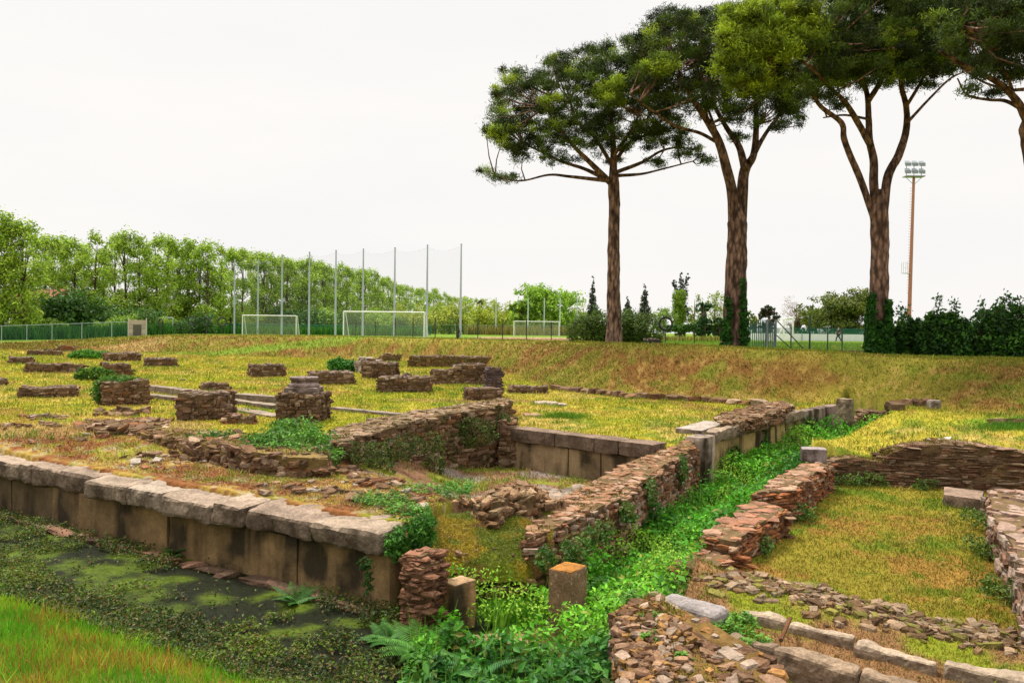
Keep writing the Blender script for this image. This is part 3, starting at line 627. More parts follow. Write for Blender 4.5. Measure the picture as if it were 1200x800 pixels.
# the fallen bits and blocks at the near right
def extra_bits(mb):
    n = 520; f, g = rng.random(n), rng.random(n); A0, A1, B0, B1 = [np.array(P(*k)) for k in ((724, 714, -2.36), (740, 900, -2.3), (765, 706, -2.45), (950, 880, -2.5))]
    p = (A0*(1-f)[:, None]+A1*f[:, None])*(1-g)[:, None]+(B0*(1-f)[:, None]+B1*f[:, None])*g[:, None]; l = .03+.09*rng.random(n)**2; p[:, 2] = -2.385+.012*rng.random(n)
    stones(mb, p, np.column_stack([l, l*.7, l*.5]), rng.uniform(0, 3, n), pick([(.24, .14, .08), (.34, .24, .17), (.17, .09, .05), (.28, .15, .05)], n), tilt=.2)
one('rubble_mass', 'rough collapsed rubble mass with moss at the bottom of the picture', 'rubble', lambda mb: (top_turf(mb, [(P(724, 714, -2.36), P(765, 706, -2.45), -2.36), (P(727, 745, -2.34), P(835, 742, -2.45), -2.38), (P(740, 900, -2.3), P(950, 880, -2.5), -2.38)], 16000, .04, .05, ((.24, .22, .02), (.32, .15, .03), (.16, .22, .02)), .008), rubble(mb, [(P(724, 714, -2.36), P(768, 706, -2.45), -2.38), (P(727, 745, -2.34), P(840, 742, -2.45), -2.40), (P(733, 790, -2.32), P(905, 785, -2.5), -2.40), (P(740, 900, -2.3), P(950, 880, -2.5), -2.42)], -3.1, L=.13, H=.07, pal=[(.20, .11, .06), (.27, .16, .10), (.15, .08, .045), (.36, .27, .20), (.30, .15, .05)], rough=.06, ragged=.05, top=.6, core=(.17, .10, .03), tilt=.12), extra_bits(mb)))
one('grey_slab', 'flat grey lichen-spotted slab with rounded end beside the rubble mass', 'slab', lambda mb: [rbox(mb, (*P(812, 706, -2.48)[:2], -2.55), (.62, .30, .16), -.75, .09, .04, .015, (.27, .235, .22))], M_slab)
def kerb(label, rows, zt, zb, wd, c):
    c = np.array(c)*np.array([.80, .70, .58])
    t = thing('kerb_stones', (*P(rows[0][0], rows[0][1], zt)[:2], zb), label, 'kerb')
    for (x0, y0, x1, y1) in rows:
        a, b = P(x0, y0, zt)[:2], P(x1, y1, zt)[:2]; d = (b-a)/np.linalg.norm(b-a); nn = np.array([-d[1], d[0]]); mb = MB()
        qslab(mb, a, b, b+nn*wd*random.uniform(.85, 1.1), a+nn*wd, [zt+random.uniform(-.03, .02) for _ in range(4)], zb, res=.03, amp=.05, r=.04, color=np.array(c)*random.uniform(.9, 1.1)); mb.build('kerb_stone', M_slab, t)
kerb('upper row of long pale kerb stones at the foot of the grassy room', [(866, 716, 920, 727), (922, 729, 1000, 748), (1004, 754, 1099, 776), (1103, 777, 1215, 803)], -2.62, -2.85, .15, (.46, .40, .34))
kerb('lower row of thick dark-faced kerb stones at the bottom right', [(845, 742, 905, 760), (907, 761, 1004, 786), (1007, 787, 1090, 808), (1092, 809, 1200, 835)], -2.5, -2.95, .16, (.36, .29, .23))
def scatter_stones(mb, pts, pal, n, L, H, sx, sy, z=None, tilt=.25):
    C, S, Y = [], [], []
    for (px, py, zz) in pts:
        c = P(px, py, zz)
        for _ in range(n):
            x, y = c[0]+random.gauss(0, sx), c[1]+random.gauss(0, sy); l = L*random.uniform(.4, 1.5)
            C.append([x, y, 0]); S.append((l, l*random.uniform(.5, .9), H*random.uniform(.5, 1.4))); Y.append(random.uniform(0, 3))
    C = np.array(C); C[:, 2] = zg(C[:, 0], C[:, 1])+np.array(S)[:, 2]*.12
    stones(mb, C, S, Y, pick(pal, len(C)), tilt=tilt)
one('rubble_heap', 'band of loose brown rubble between the upper kerb and the room grass', 'rubble', lambda mb: scatter_stones(mb, [(875, 692, -2.8), (905, 700, -2.85), (935, 704, -2.85), (965, 714, -2.85), (1000, 722, -2.85), (1040, 735, -2.85), (1080, 745, -2.85), (1130, 757, -2.85), (900, 690, -2.9), (950, 700, -2.9), (1090, 738, -2.95), (1170, 765, -2.85)], [(.17, .10, .05), (.27, .18, .11), (.12, .07, .035), (.17, .15, .035), (.24, .17, .11)], 70, .11, .06, .30, .17, tilt=.15))
one('iron_bar', 'rusty iron bar lying across the gap between the two kerb rows', 'bar', lambda mb: tube(mb, [P(926, 724, -2.56), P(921, 736, -2.55), P(915, 750, -2.53)], .018, 8, (.16, .07, .035)), M_stone)

# blocks and post at the ditch corner
def pillar(name, label, px0, px1, yb, yt, z0, yaw, c, m=M_slab, sq=1.0, rr=.02):
    a = P((px0+px1)/2, yb, z0); dep = a[1]; wv = (px1-px0)/FPX*dep; k = abs(math.cos(yaw))+sq*abs(math.sin(yaw)); s = wv/k
    zt = P((px0+px1)/2, yt, d=dep+.1)[2]; cy = dep+s*.6
    o = one(name, label, 'post' if 'post' in name else 'block', lambda mb: rbox(mb, (a[0]*cy/dep, cy, (zt+z0)/2-.05), (s, s*sq, zt-z0+.1), yaw, rr, .04, .012, c), m)
    mb = MB(); rbox(mb, (a[0]*cy/dep, cy, zt-.004), (s*.97, s*sq*.97, .03), yaw, .012, .03, .012, (.34, .15, .035) if 'post' in name else (.40, .26, .14), nf=8, cv=.8); mb.build('lichen_crust', M_stone, o)
pillar('stone_post', 'upright square stone post with orange lichen top standing among ditch plants', 641, 689, 738, 668, -3.05, .95, (.20, .12, .07), M_post, sq=.8, rr=.012)
pillar('stone_block', 'upright stone block leaning at the end of the near retaining wall', 515, 558, 742, 683, -3.08, .75, (.30, .17, .08), M_stain, sq=.8)
one('brick_pier', 'small stepped brick pier tucked under the last coping slab', 'pier', lambda mb: [rubble(mb, [(np.array(P(x0, y0, z)), np.array(P(x0, y0, z))+np.array([EN[0]*.3, EN[1]*.3, 0]), z), (np.array(P(x1, y1, z)), np.array(P(x1, y1, z))+np.array([EN[0]*.35, EN[1]*.35, 0]), z)], -3.15, L=.13, H=.045, pal=[(.19, .09, .05), (.25, .12, .07), (.14, .07, .04)], rough=.02, ragged=.02, tilt=.02, top=1) for x0, y0, x1, y1, z in ((474, 648, 492, 652, -2.28), (480, 660, 495, 664, -2.36))])
one('fallen_slab', 'flat reddish slab lying in the plants between block and post', 'slab', lambda mb: qslab(mb, P(545, 757, -3.0), P(622, 754, -3.0), P(615, 742, -3.0), P(553, 743, -3.0), -2.99, -3.1, res=.06, amp=.02, color=(.30, .17, .11)), M_slab)

def mound(name, label, cat, poly, zt, zb, c1, c2, amp=.06, under=.12, res=.08, m=M_stone, cols=None):
    """rounded body over an outline given as world points"""
    poly = np.array(poly)[:, :2]; cx = poly.mean(0)
    k = len(poly); t = np.linspace(0, k, 90, endpoint=False); i = t.astype(int); f = (t-i)[:, None]
    P4 = [poly[(i+o) % k] for o in (-1, 0, 1, 2)]; o = .5*((2*P4[1])+(-P4[0]+P4[2])*f+(2*P4[0]-5*P4[1]+4*P4[2]-P4[3])*f*f+(-P4[0]+3*P4[1]-3*P4[2]+P4[3])*f**3)
    prof = [(0.02, 1.0), (.2, 1.0), (.4, 1.0), (.6, .995), (.75, .98), (.86, .94), (.94, .86), (.985, .74), (1.0, .6), (1-under*.35, .45), (1-under*.6, .3), (1-under*.9, .12), (1-under, 0)]
    V = []
    for s, h in prof: V.append(np.column_stack([cx+(o-cx)*s, np.full(90, zb+(zt-zb)*h)]))
    V = np.concatenate(V); n = fbm(V[:, 0], V[:, 1], V[:, 2], 4, 3.)
    V2 = V+np.stack([fbm(V[:, 0], V[:, 1], V[:, 2]+q*7, 4, 3.5) for q in range(3)], 1)*amp
    i = np.arange(len(prof)-1)[:, None]*90; j = np.arange(90)[None]; j2 = (j+1) % 90; q = np.stack([i+j, i+90+j, i+90+j2, i+j2], -1).reshape(-1, 4)
    hh = (V[:, 2]-zb)/(zt-zb); cc = mixc(np.tile(C3(c2), (len(V), 1)), C3(c1), sst(.78, .93, hh+.12*n)); cc = cc*(1+.3*n)[:, None]
    mb = MB(); mb.add(V2, quads=q, c=cc)
    return tag(mb.build(name, m, loc=(cx[0], cx[1], zb), smooth=True), label, cat), cx
def mossy_end():
    """broken wall end: earth and moss sloping down to a ragged undercut edge"""
    F_ = [(500, 660, -2.55), (515, 681, -2.74), (540, 677, -2.72), (560, 671, -2.69), (588, 673, -2.70), (616, 674, -2.70), (635, 661, -2.66), (645, 648, -2.55)]
    K_ = [(498, 615, -2.30), (515, 606, -2.30), (540, 602, -2.33), (565, 602, -2.34), (590, 604, -2.35), (612, 608, -2.36), (630, 616, -2.38), (646, 622, -2.38)]
    Fp = np.array([P(*k) for k in F_]); Kp = np.array([P(*k) for k in K_]); t = thing('mossy_wall_end', (Fp[3][0], Fp[3][1]+.3, -3.1), 'ruined wall end with yellow mossy slope above the upright block and stone post', 'wall')
    n, m = 120, 60; u = np.linspace(0, len(F_)-1, n); i = np.minimum(u.astype(int), len(F_)-2); f = (u-i)[:, None]; A = Fp[i]*(1-f)+Fp[i+1]*f; B = Kp[i]*(1-f)+Kp[i+1]*f
    v = np.linspace(0, 1, m); V = A[:, None]*(1-v)[None, :, None]+B[:, None]*v[None, :, None]; bulge = .10*np.sin(np.pi*np.clip(v, 0, 1)**.7); V[..., 2] += bulge[None]; V[..., 2] -= (.10*sst(.07, 0, v))[None]
    V = V.reshape(-1, 3); V[:, 2] += .05*fbm(V[:, 0], V[:, 1], 0, 4, 2.5)+.02*fbm(V[:, 0], V[:, 1], 3, 3, 9.); V[:, 1] += .05*fbm(V[:, 0], V[:, 1], 7, 3, 3.)
    def mc(x, y, k=1):
        nn = fbm(x, y, 5, 3, 2.4); c = mixc(np.tile(C3((.31, .23, .02)), (len(x), 1)), C3((.15, .18, .015)), sst(-.15, .2, nn+.3*fbm(x, y, 6, 3, 12.))); c = mixc(c, C3((.22, .11, .04)), .9*sst(.05, .25, fbm(x, y, 8, 4, 3.)))
        return c*rng.uniform(1-.3*k, 1+.3*k, (len(x), 1))
    ii = np.arange(n-1)[:, None]*m; jj = np.arange(m-1)[None]; q = np.stack([ii+jj, ii+m+jj, ii+m+jj+1, ii+jj+1], -1).reshape(-1, 4)
    mb = MB(); mb.add(V, quads=q, c=mc(V[:, 0], V[:, 1], .3)); mb.build('turf', M_ground, t, smooth=True)
    k = rng.integers(0, len(V), 26000); p = V[k]+rng.normal(0, .012, (26000, 3)); p[:, 2] = V[k][:, 2]+.012*rng.random(26000)
    mb = MB(); leaves(mb, p, .022, mc(p[:, 0], p[:, 1]), up=.6); k = rng.integers(0, len(V), 5000); blades(mb, V[k]-np.array([0, 0, .01]), .05*rng.uniform(.4, 1.5, 5000), .006, mc(V[k][:, 0], V[k][:, 1]), .9); mb.build('moss', M_leaf, t)
    mb = MB(); st = [((a[0], a[1]+.10), (b[0], b[1]), min(a[2], b[2])-.05) for a, b in zip(Fp, Kp)]
    rubble(mb, st, -3.15, L=.17, H=.08, pal=[(.17, .10, .04), (.24, .16, .06), (.10, .06, .025), (.30, .20, .08)], rough=.14, ragged=.05, top=.0, core=(.10, .065, .02), tilt=.14, dep=.2)
    C = Fp[rng.integers(1, 7, 40)]+rng.normal(0, .1, (40, 3)); C[:, 1] += .25; C[:, 2] += .07
    l = .03+.07*rng.random(40); stones(mb, C, np.column_stack([l, l*.8, l*.5]), rng.uniform(0, 3, 40), pick(RUB, 40)); mb.build('masonry', M_stone, t)
mossy_end()
one('rubble_heap', 'jagged heap of broken brown masonry in the sunken floor', 'rubble', lambda mb: (rubble(mb, [(P(556, 590, -2.22), P(560, 580, -2.2), -2.24), (P(578, 590, -2.1), P(585, 574, -2.1), -2.08), (P(600, 590, -2.2), P(605, 572, -2.2), -2.12), (P(622, 588, -2.15), P(622, 572, -2.1), -2.05), (P(640, 590, -2.3), P(638, 578, -2.3), -2.28)], -2.6, L=.13, H=.07, pal=[(.20, .11, .055), (.29, .18, .10), (.14, .08, .04), (.34, .23, .13)], rough=.1, ragged=.28, top=.8, tilt=.25), scatter_stones(mb, [(575, 598, -2.3), (600, 602, -2.35), (625, 598, -2.35), (590, 592, -2.4)], [(.20, .11, .055), (.29, .18, .10)], 50, .10, .07, .3, .12, tilt=.2)))
one('paving_fragments', 'flat broken paving pieces on the sunken floor by the brick rubble wall', 'paving', lambda mb: scatter_stones(mb, [(655, 568, -2.6), (648, 574, -2.5), (668, 562, -2.6)], [(.22, .18, .15), (.28, .21, .16), (.18, .14, .11)], 12, .4, .05, .25, .2, tilt=.03))

# low overgrown rubble row behind the platform
R3 = [(150, 505, 172, 496, -1.98), (200, 514, 215, 503, -1.95), (240, 520, 250, 506, -1.90), (290, 528, 292, 508, -1.86), (340, 535, 340, 512, -1.88), (385, 538, 382, 515, -1.92)]
one('rubble_row', 'long low overgrown rubble row with ivy behind the near platform', 'rubble', lambda mb: (top_turf(mb, st_px(*R3), 9000, .06, -.1), rubble(mb, st_px(*R3), -2.2, L=.19, H=.09, pal=RUB, rough=.1, ragged=.16, top=.5, tilt=.15, core=(.22, .15, .05))))
one('rubble_row', 'short spread of low brown rubble left of the square pier without ivy', 'rubble', lambda mb: (rubble(mb, st_px((88, 500, 100, 493, -2.02), (118, 503, 128, 492, -1.93), (160, 501, 165, 489, -1.9), (195, 500, 200, 491, -1.97)), -2.15, L=.2, H=.09, pal=RUB, rough=.1, ragged=.14, top=.8, tilt=.2), scatter_stones(mb, [(145, 487, -2.0), (155, 484, -2.0)], RUB, 8, .25, .16, .3, .15)))

# piers on the lawn.  px0, px1, front base, front top edge
def zlev(px, py):
    d = np.exp(np.linspace(math.log(5), math.log(110), 500)); v = fw+(px-600)/FPX*RT+(400-py)/FPX*UP
    x, y, z = v[0]/v[1]*d, d, v[2]/v[1]*d; g = zg(x, y); k = np.argmax(z <= g)
    return float(g[k]) if (z <= g).any() else -2.0
def pier(label, x0, x1, yb, yt, rz=None, pal=GREY, L=None, H=None, asp=1.0, ragged=.07, top=.85, rough=.055, name='pier', cat='pier', drop=0, th=(.33, .26, .22), grp='ruined rubble piers on the lawn'):
    xm = (x0+x1)/2; z0 = zlev(xm, yb); f = P(xm, yb, z0); dep = f[1]; wv = (x1-x0)/FPX*dep
    va = math.atan2(f[0], f[1])                       # direction from the viewer
    yaw = -va+(rz if rz is not None else .18)
    k = abs(math.cos(yaw+va))+asp*abs(math.sin(yaw+va)); s = wv/k*.98
    zt = P(xm, yt, d=dep)[2]; d = np.array([math.cos(yaw), math.sin(yaw)]); n = np.array([-d[1], d[0]])
    D = s*asp; c = f[:2]+f[:2]/np.linalg.norm(f[:2])*(D*.5*abs(math.cos(yaw+va))+s*.5*abs(math.sin(yaw+va)))
    Ls = L or max(.13, dep*.0055); Hs = H or max(.08, dep*.0036)
    a, b = c-d*s/2-n*D/2, c+d*s/2-n*D/2; a2, b2 = a+n*D, b+n*D; st = []
    K = 3
    for i in range(K+1):
        t = i/K; dz = random.uniform(-.6, .3)*ragged-drop*t
        st.append((a+(b-a)*t, a2+(b2-a2)*t, zt+dz))
    o = one(name, label, cat, lambda mb: rubble(mb, st, z0-.05, L=Ls, H=Hs, pal=pal, rough=rough, ragged=ragged, top=top, tophue=tuple(np.array(th)*.72)), group=grp)
    return c, z0, zt, s, D, yaw
pier('knee-high square rubble pier with an ivy-covered left corner, at left beside the stone steps', 114, 172, 475, 447, .2, pal=RUB, ragged=.1)
pier('tallest dark square rubble pier standing in front of the stone steps', 210, 274, 493, 462, -.2, ragged=.08)
QC = pier('rubble pier carrying a carved column base', 325, 387, 496, 461, -.35, ragged=.03)
pier('small rubble pier with loose stones on top, alone in the middle lawn', 291, 333, 442, 428, .15, ragged=.04)
pier('low rubble pier with green front in front of the round bush', 361, 414, 451, 437, .12, ragged=.03)
pier('squat rubble pier with a pale stone on its left top, behind the long one', 424, 467, 444, 425, -.15)
pier('longest low rubble pier in the middle of the lawn', 442, 507, 460, 442, -.12, asp=.7)
pier('low rubble pier left of the taller lumpy one, behind the lone front pier', 504, 545, 451, 434, .1, asp=.8)
pier('tall lumpy rubble pier touching the dark brick column', 530, 570, 451, 427, .1, asp=.8, ragged=.1)
pier('square rubble pier at the foot of the dark brick column', 543, 588, 470, 455, .3, asp=.7, ragged=.08)
pier('flat low rubble pier right of the dark brick column near the bank', 596, 641, 461, 453, -.05, asp=.6, ragged=.06)
pier('rubble pier with squared top behind the green hump, at the left rear', 123, 163, 424, 414, .15)
pier('low sloping rubble pier right of the squared one, at the left rear', 170, 206, 430, 420, .1, asp=.8, ragged=.15)
pier('small dark rubble pier furthest left on the rear lawn', 12, 37, 427, 419, .1, ragged=.15)
pier('long thin rubble remains left of the green hump at the rear', 36, 69, 417, 411, .05, asp=.5, ragged=.1)
pier('tiny red-brown rubble remains furthest back on the left lawn', 66, 85, 412, 405.5, .1, asp=.6, ragged=.3, pal=BRK)
pier('long low rubble bank with mossy stones on the left lawn', 34, 95, 437, 426, -.1, asp=.35, ragged=.15)
pier('crumbled rubble lump at the right end of the grassy hump on the left lawn', 120, 152, 441, 426, .1, ragged=.2, pal=RUB)
pier('low flattened rubble mound alone on the left lawn', 27, 88, 466, 455, -.05, asp=.8, ragged=.1, pal=RUB, H=.07)
pier('corner of a rubble pier cut by the left edge of the picture', -24, 6, 452, 444, .1)
pier('tall narrow column of dark thin bricks rising behind the lone front pier', 568, 587, 466, 431, .2, pal=[(.10, .075, .08), (.13, .09, .09), (.085, .06, .065)], L=.16, H=.06, rough=.005, ragged=.01, name='brick_column', cat='column', th=(.14, .1, .1), grp=None)
pier('pale square stone on the back left corner of a squat pier', 420, 446, 437, 420, -.3, pal=[(.4, .33, .28)], L=.5, H=.3, rough=.01, ragged=.01, name='stone_block', cat='block', th=(.45, .4, .35), grp=None)
pier('small brown rubble lump with dry grass against the far bank', 446, 467, 424, 414, .1, ragged=.3, pal=[(.2, .11, .05), (.17, .12, .05)], grp=None, name='rubble_heap', cat='rubble')
pier('long brown overgrown rubble ridge along the foot of the far bank', 478, 604, 431, 419, -.04, asp=.25, ragged=.25, pal=[(.2, .11, .05), (.25, .13, .06), (.15, .13, .04)], grp=None, name='rubble_heap', cat='rubble')
pier('small low rubble between the squat pier and the longest pier', 466, 483, 444, 438, .1, ragged=.2, grp=None, name='rubble_heap', cat='rubble')
pier('small rubble piece on the second stone step', 236, 268, 458, 449, .15, asp=.7, ragged=.1, grp=None, name='rubble_heap', cat='rubble')
pier('low crumbled bricks at the right foot of the tallest dark pier', 262, 300, 497, 487, -.2, asp=.6, ragged=.2, pal=BRK, grp=None, name='rubble_heap', cat='rubble')
# carved base on its pier
def colbase():
    c, z0, zt, s, D, yaw = QC; t = thing('column_base', (c[0], c[1], zt), 'carved attic column base with round mouldings resting on a rubble pier', 'column base')
    r = s*.36; mb = MB(); rbox(mb, (c[0], c[1], zt+.05), (r*2.25, r*2.25, .11), yaw+.1, .01, .06, .008, (.27, .21, .19)); mb.build('plinth', M_slab, t)
    mb = MB(); pr = [(0, .105), (r*1.05, .105), (r*1.1, .13), (r*1.06, .17), (r*.95, .18), (r*.88, .20), (r*.86, .235), (r*.92, .25), (r*1.0, .27), (r*1.0, .31), (r*.96, .325), (0, .325)]
    n = 40; th = np.arange(n)*2*math.pi/n; V = np.concatenate([np.column_stack([c[0]+a*np.cos(th), c[1]+a*np.sin(th), np.full(n, zt+h)]) for a, h in pr]); V += rng.normal(0, .003, V.shape)
    i = np.arange(len(pr)-1)[:, None]*n; j = np.arange(n)[None]; j2 = (j+1) % n
    mb.add(V, quads=np.stack([i+j, i+j2, i+n+j2, i+n+j], -1).reshape(-1, 4), c=(.28, .21, .195)); mb.build('moulding', M_slab, t)
colbase()
def stepline(label, rows, w_, h_, c=(.27, .21, .16), name='stone_step'):
    t = None
    for (x0, y0, x1, y1, zz) in rows:
        a, b = P(x0, y0, zz)[:2], P(x1, y1, zz)[:2]
        if t is None: t = thing(name, (a[0], a[1], zz-h_), label, 'step' if 'step' in name else 'kerb')
        L = np.linalg.norm(b-a); k = max(1, int(L/1.5)); d = (b-a)/L; nn = np.array([-d[1], d[0]])
        for i in range(k):
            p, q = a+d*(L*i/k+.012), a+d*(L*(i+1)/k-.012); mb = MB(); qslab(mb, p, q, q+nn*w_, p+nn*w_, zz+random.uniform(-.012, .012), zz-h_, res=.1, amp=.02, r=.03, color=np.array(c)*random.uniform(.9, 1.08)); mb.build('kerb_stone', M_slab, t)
stepline('upper row of pale stone step behind the square piers', [(168, 451, 240, 459, -1.80), (240, 459, 330, 465, -1.80)], .35, .3)
stepline('middle row of pale stone step behind the square piers', [(168, 461, 232, 468, -1.88), (262, 467, 318, 474, -1.88)], .3, .25)
stepline('lowest row of pale stone step right of the tallest pier', [(270, 478, 318, 487, -1.95)], .4, .3)
stepline('low kerb leading from the column base pier towards the thick rubble wall', [(387, 476, 466, 484, -1.9)], .22, .3, (.30, .24, .2), 'kerb_stones')
def footrow():
    for lab, rows in (('broken line of low stones along the foot of the bank across the lawn', [(648, 457, 700, 461), (702, 461, 740, 466), (745, 466, 775, 468), (778, 468, 830, 471), (832, 471, 886, 475)]),
                      ('short line of low stones at the end of the ditch', [(1006, 473, 1042, 475), (1043, 475, 1052, 479), (1056, 475, 1088, 476)]), ('pale flat stones at the foot of the right bank', [(1160, 495, 1196, 498)])):
        t = None
        for (x0, y0, x1, y1) in rows:
            z = zlev((x0+x1)/2, (y0+y1)/2); a, b = P(x0, y0, z)[:2], P(x1, y1, z)[:2]; L = np.linalg.norm(b-a); s = 0; d = (b-a)/L
            if t is None: t = thing('stone_row', (a[0], a[1], z), lab, 'stone row')
            while s < L:
                l = random.uniform(.22, .6); p = a+d*(s+l/2); mb = MB(); stones(mb, [(p[0], p[1]+random.uniform(-.06, .06), zs(p[0], p[1])+.04)], [(l, .35, random.uniform(.14, .3))], [math.atan2(d[1], d[0])], pick(RUB, 1)); mb.build('stone', M_stone, t); s += l
footrow()
def boulder(label, px, py, wpx, hpx, c, yaw=.3, name='stone_block', cat='block'):
    z = zlev(px, py); p = P(px, py, z); s = wpx/FPX*p[1]; h = hpx/FPX*p[1]
    one(name, label, cat, lambda mb: rbox(mb, (p[0], p[1]+s*.3, z+h/2-.06), (s*.85, s*.7, h+.1), yaw, .05, .06, .03, c), M_slab)
boulder('pale squarish block at the right end of the ditch stone line', 1097, 480, 16, 12, (.42, .36, .30))
boulder('flat pale slab lying in the lawn, larger of two', 640, 474, 32, 3, (.42, .33, .24), .1, 'flat_slab', 'slab')
boulder('flat pale slab lying in the lawn, smaller of two', 659, 475.5, 12, 3, (.44, .36, .28), .1, 'flat_slab', 'slab')
boulder('small flat brown stones by the grass tuft on the lawn', 624, 488, 26, 3.5, (.34, .22, .14), .1, 'flat_slab', 'slab')
boulder('single small dark stone alone on the lawn behind the steps', 213.5, 446.5, 7, 3, (.2, .13, .09), .1, 'stone', 'stone')
one('rubble_heap', 'pale rubble patch on the upper grass behind the back brick wall', 'rubble', lambda mb: scatter_stones(mb, [(1098, 511, -2.1)], RUB+[(.5, .44, .38)], 90, .17, .09, .13, .08))
one('steps_remains', 'dark broken brick steps climbing out of the far end of the ditch', 'steps', lambda mb: [rubble(mb, [(P(x0, y0, z), P(x0+3, y0-6, z), z), (P(x1, y1, z), P(x1+2, y1-6, z), z)], z-.3, L=.35, H=.07, pal=[(.2, .12, .07), (.16, .10, .06), (.25, .17, .11)], rough=.08, ragged=.12) for x0, y0, x1, y1, z in ((996, 500, 1030, 494, -2.5), (1000, 492, 1040, 487, -2.35), (1008, 484, 1050, 481, -2.15))])

# loose stones on the platform: too many and too small to tell apart
def litter():
    C, S, Y, K = [], [], [], []
    for _ in range(2600):
        px = random.uniform(-20, 620); d = random.uniform(8.6, 16); x = (px-600)/FPX*d
        C.append((x, d)); 
    C = np.array(C); x, y = C[:, 0], C[:, 1]; z, reg, px, fd, cd = zg(x, y, True)
    dn = fbm(x, y, 41, 3, .9); rowd = sst(15.5, 13.6, y)
    keep = (reg == 0) & (dn > .02) & (rng.random(len(x)) < rowd) & ((x-FC[0])*FN[0]+(y-FC[1])*FN[1] > .75)
    x, y, z = x[keep], y[keep], z[keep]; n = len(x); l = .05+.16*rng.random(n)**3
    mb = MB(); stones(mb, np.column_stack([x, y, z+l*.1]), np.column_stack([l, l*.75, l*.4]), rng.uniform(0, 3, n), pick(RUB+[(.38, .32, .26), (.24, .10, .05)], n), tilt=.2)
    for a in ((430, 548, 14), (400, 552, 12), (330, 572, 10), (380, 578, 16), (470, 560, 12), (50, 500, 20), (30, 510, 18)):
        scatter_stones(mb, [(a[0], a[1], -2.18)], RUB+[(.38, .32, .26)], a[2], .16, .08, .35, .22, tilt=.1)
    tag(mb.build('rubble_litter', M_stone), 'small loose stones strewn over the platform earth', 'rubble', kind='stuff')
litter()
def leaf_litter():
    n = 60000; px = rng.uniform(-60, 700, n); d = np.exp(rng.uniform(math.log(8.4), math.log(16.5), n)); x = (px-600)/FPX*d; y = d; z, reg, px, fd, cd = zg(x, y, True); fr = (x-FC[0])*FN[0]+(y-FC[1])*FN[1]
    q = fbm(x, y, 91, 3, 1.5); k = ((reg == 0) & (fr > .5) & (q > -.25) & (rng.random(n) < sst(16, 14, y))) | ((reg == 5) & (q > -.1)); x, y, z, q = x[k], y[k], z[k], q[k]; m = len(x)
    pal = np.array([(.26, .10, .035), (.34, .17, .06), (.16, .07, .03), (.20, .22, .03), (.40, .28, .10)]); c = pal[np.clip((q*4+1.5+rng.normal(0, 1.2, m)).astype(int), 0, 4)]*rng.uniform(.6, 1.4, (m, 1))
    mb = MB(); leaves(mb, np.column_stack([x, y, z+.004+.012*rng.random(m)]), .03, c, up=1.2); tag(mb.build('leaf_litter', M_leaf), 'dry brown leaves and creeping weeds over the platform earth', 'leaves', kind='stuff')
leaf_litter()

# ------------------------------------------------------------------ grass and low plants
def lawn_grass():
    n = 460000; az = rng.uniform(-36, 36, n); r = np.exp(rng.uniform(math.log(6), math.log(82), n)); a = np.radians(az); x, y = np.sin(a)*r, np.cos(a)*r
    z, reg, px, fd, cd = zg(x, y, True); n2 = fbm(x, y, 51, 3, 1.2)
    pf = np.ones(n); pf[(reg == 1) | (reg == 2) | (reg == 3)] = 0; pf[(reg == 5)] = .5*(n2[reg == 5] > 0)+.1; pf[reg == 6] = .8
    plat = (reg == 0) & (y < 15) & (px < 700); pf[plat] = np.where(n2[plat] > -.05, .9, .4)
    fr = (x-FC[0])*FN[0]+(y-FC[1])*FN[1]; pf[(fr < .66) & (px < 470) & (y < 22)] = 0
    k = rng.random(n) < pf; x, y, z = x[k], y[k], z[k]; c = gcol(x, y, z, reg[k], px[k], fd[k], cd[k]); r = r[k]
    m = len(x); c = c*rng.uniform(.65, 1.45, (m, 1)); g = rng.random(m) < .3; c[g] = c[g]*np.array([.7, 1.05, .6])
    mb = MB(); blades(mb, np.column_stack([x, y, z-.01]), (.02+.0016*r)*rng.uniform(.6, 1.5, m), .004+.0008*r, c, .9)
    tag(mb.build('lawn_grass', M_blade), 'short dry yellow-green grass over the lawns and banks', 'grass', kind='stuff')
lawn_grass()
def bank_grass():
    n = 110000; x = rng.uniform(-7.5, 1.5, n); y = rng.uniform(1.8, 9.5, n); z, reg, px, fd, cd = zg(x, y, True); s = bank_s(x, y)
    k = (reg == 2) & (s > -.25) & (px > -60); x, y, z, s = x[k], y[k], z[k], s[k]; m = len(x)
    n1 = fbm(x, y, 61, 3, .9); n2 = fbm(x, y, 62, 3, 2.5); c = np.tile(C3((.11, .33, .012)), (m, 1)); c = mixc(c, C3((.24, .40, .02)), sst(-.1, .3, n2)); c = mixc(c, C3((.46, .30, .04)), sst(.1, .4, n1+.25*n2)*.8*(rng.random(m) < .6)); c = mixc(c, C3((.34, .12, .03)), .9*(rng.random(m) < np.where(n1 > .15, .22, .05)))
    d = np.hypot(x, y); mb = MB(); blades(mb, np.column_stack([x, y, z-.02]), (.10+.06*n1)*rng.uniform(.5, 1.5, m)*np.interp(s, [0, .4], [.6, 1]), .004+.0006*d, c*rng.uniform(.7, 1.3, (m, 1)), .45)
    tag(mb.build('bank_grass', M_blade), 'fresh long green grass on the near bank at bottom left', 'grass', kind='stuff')
bank_grass()
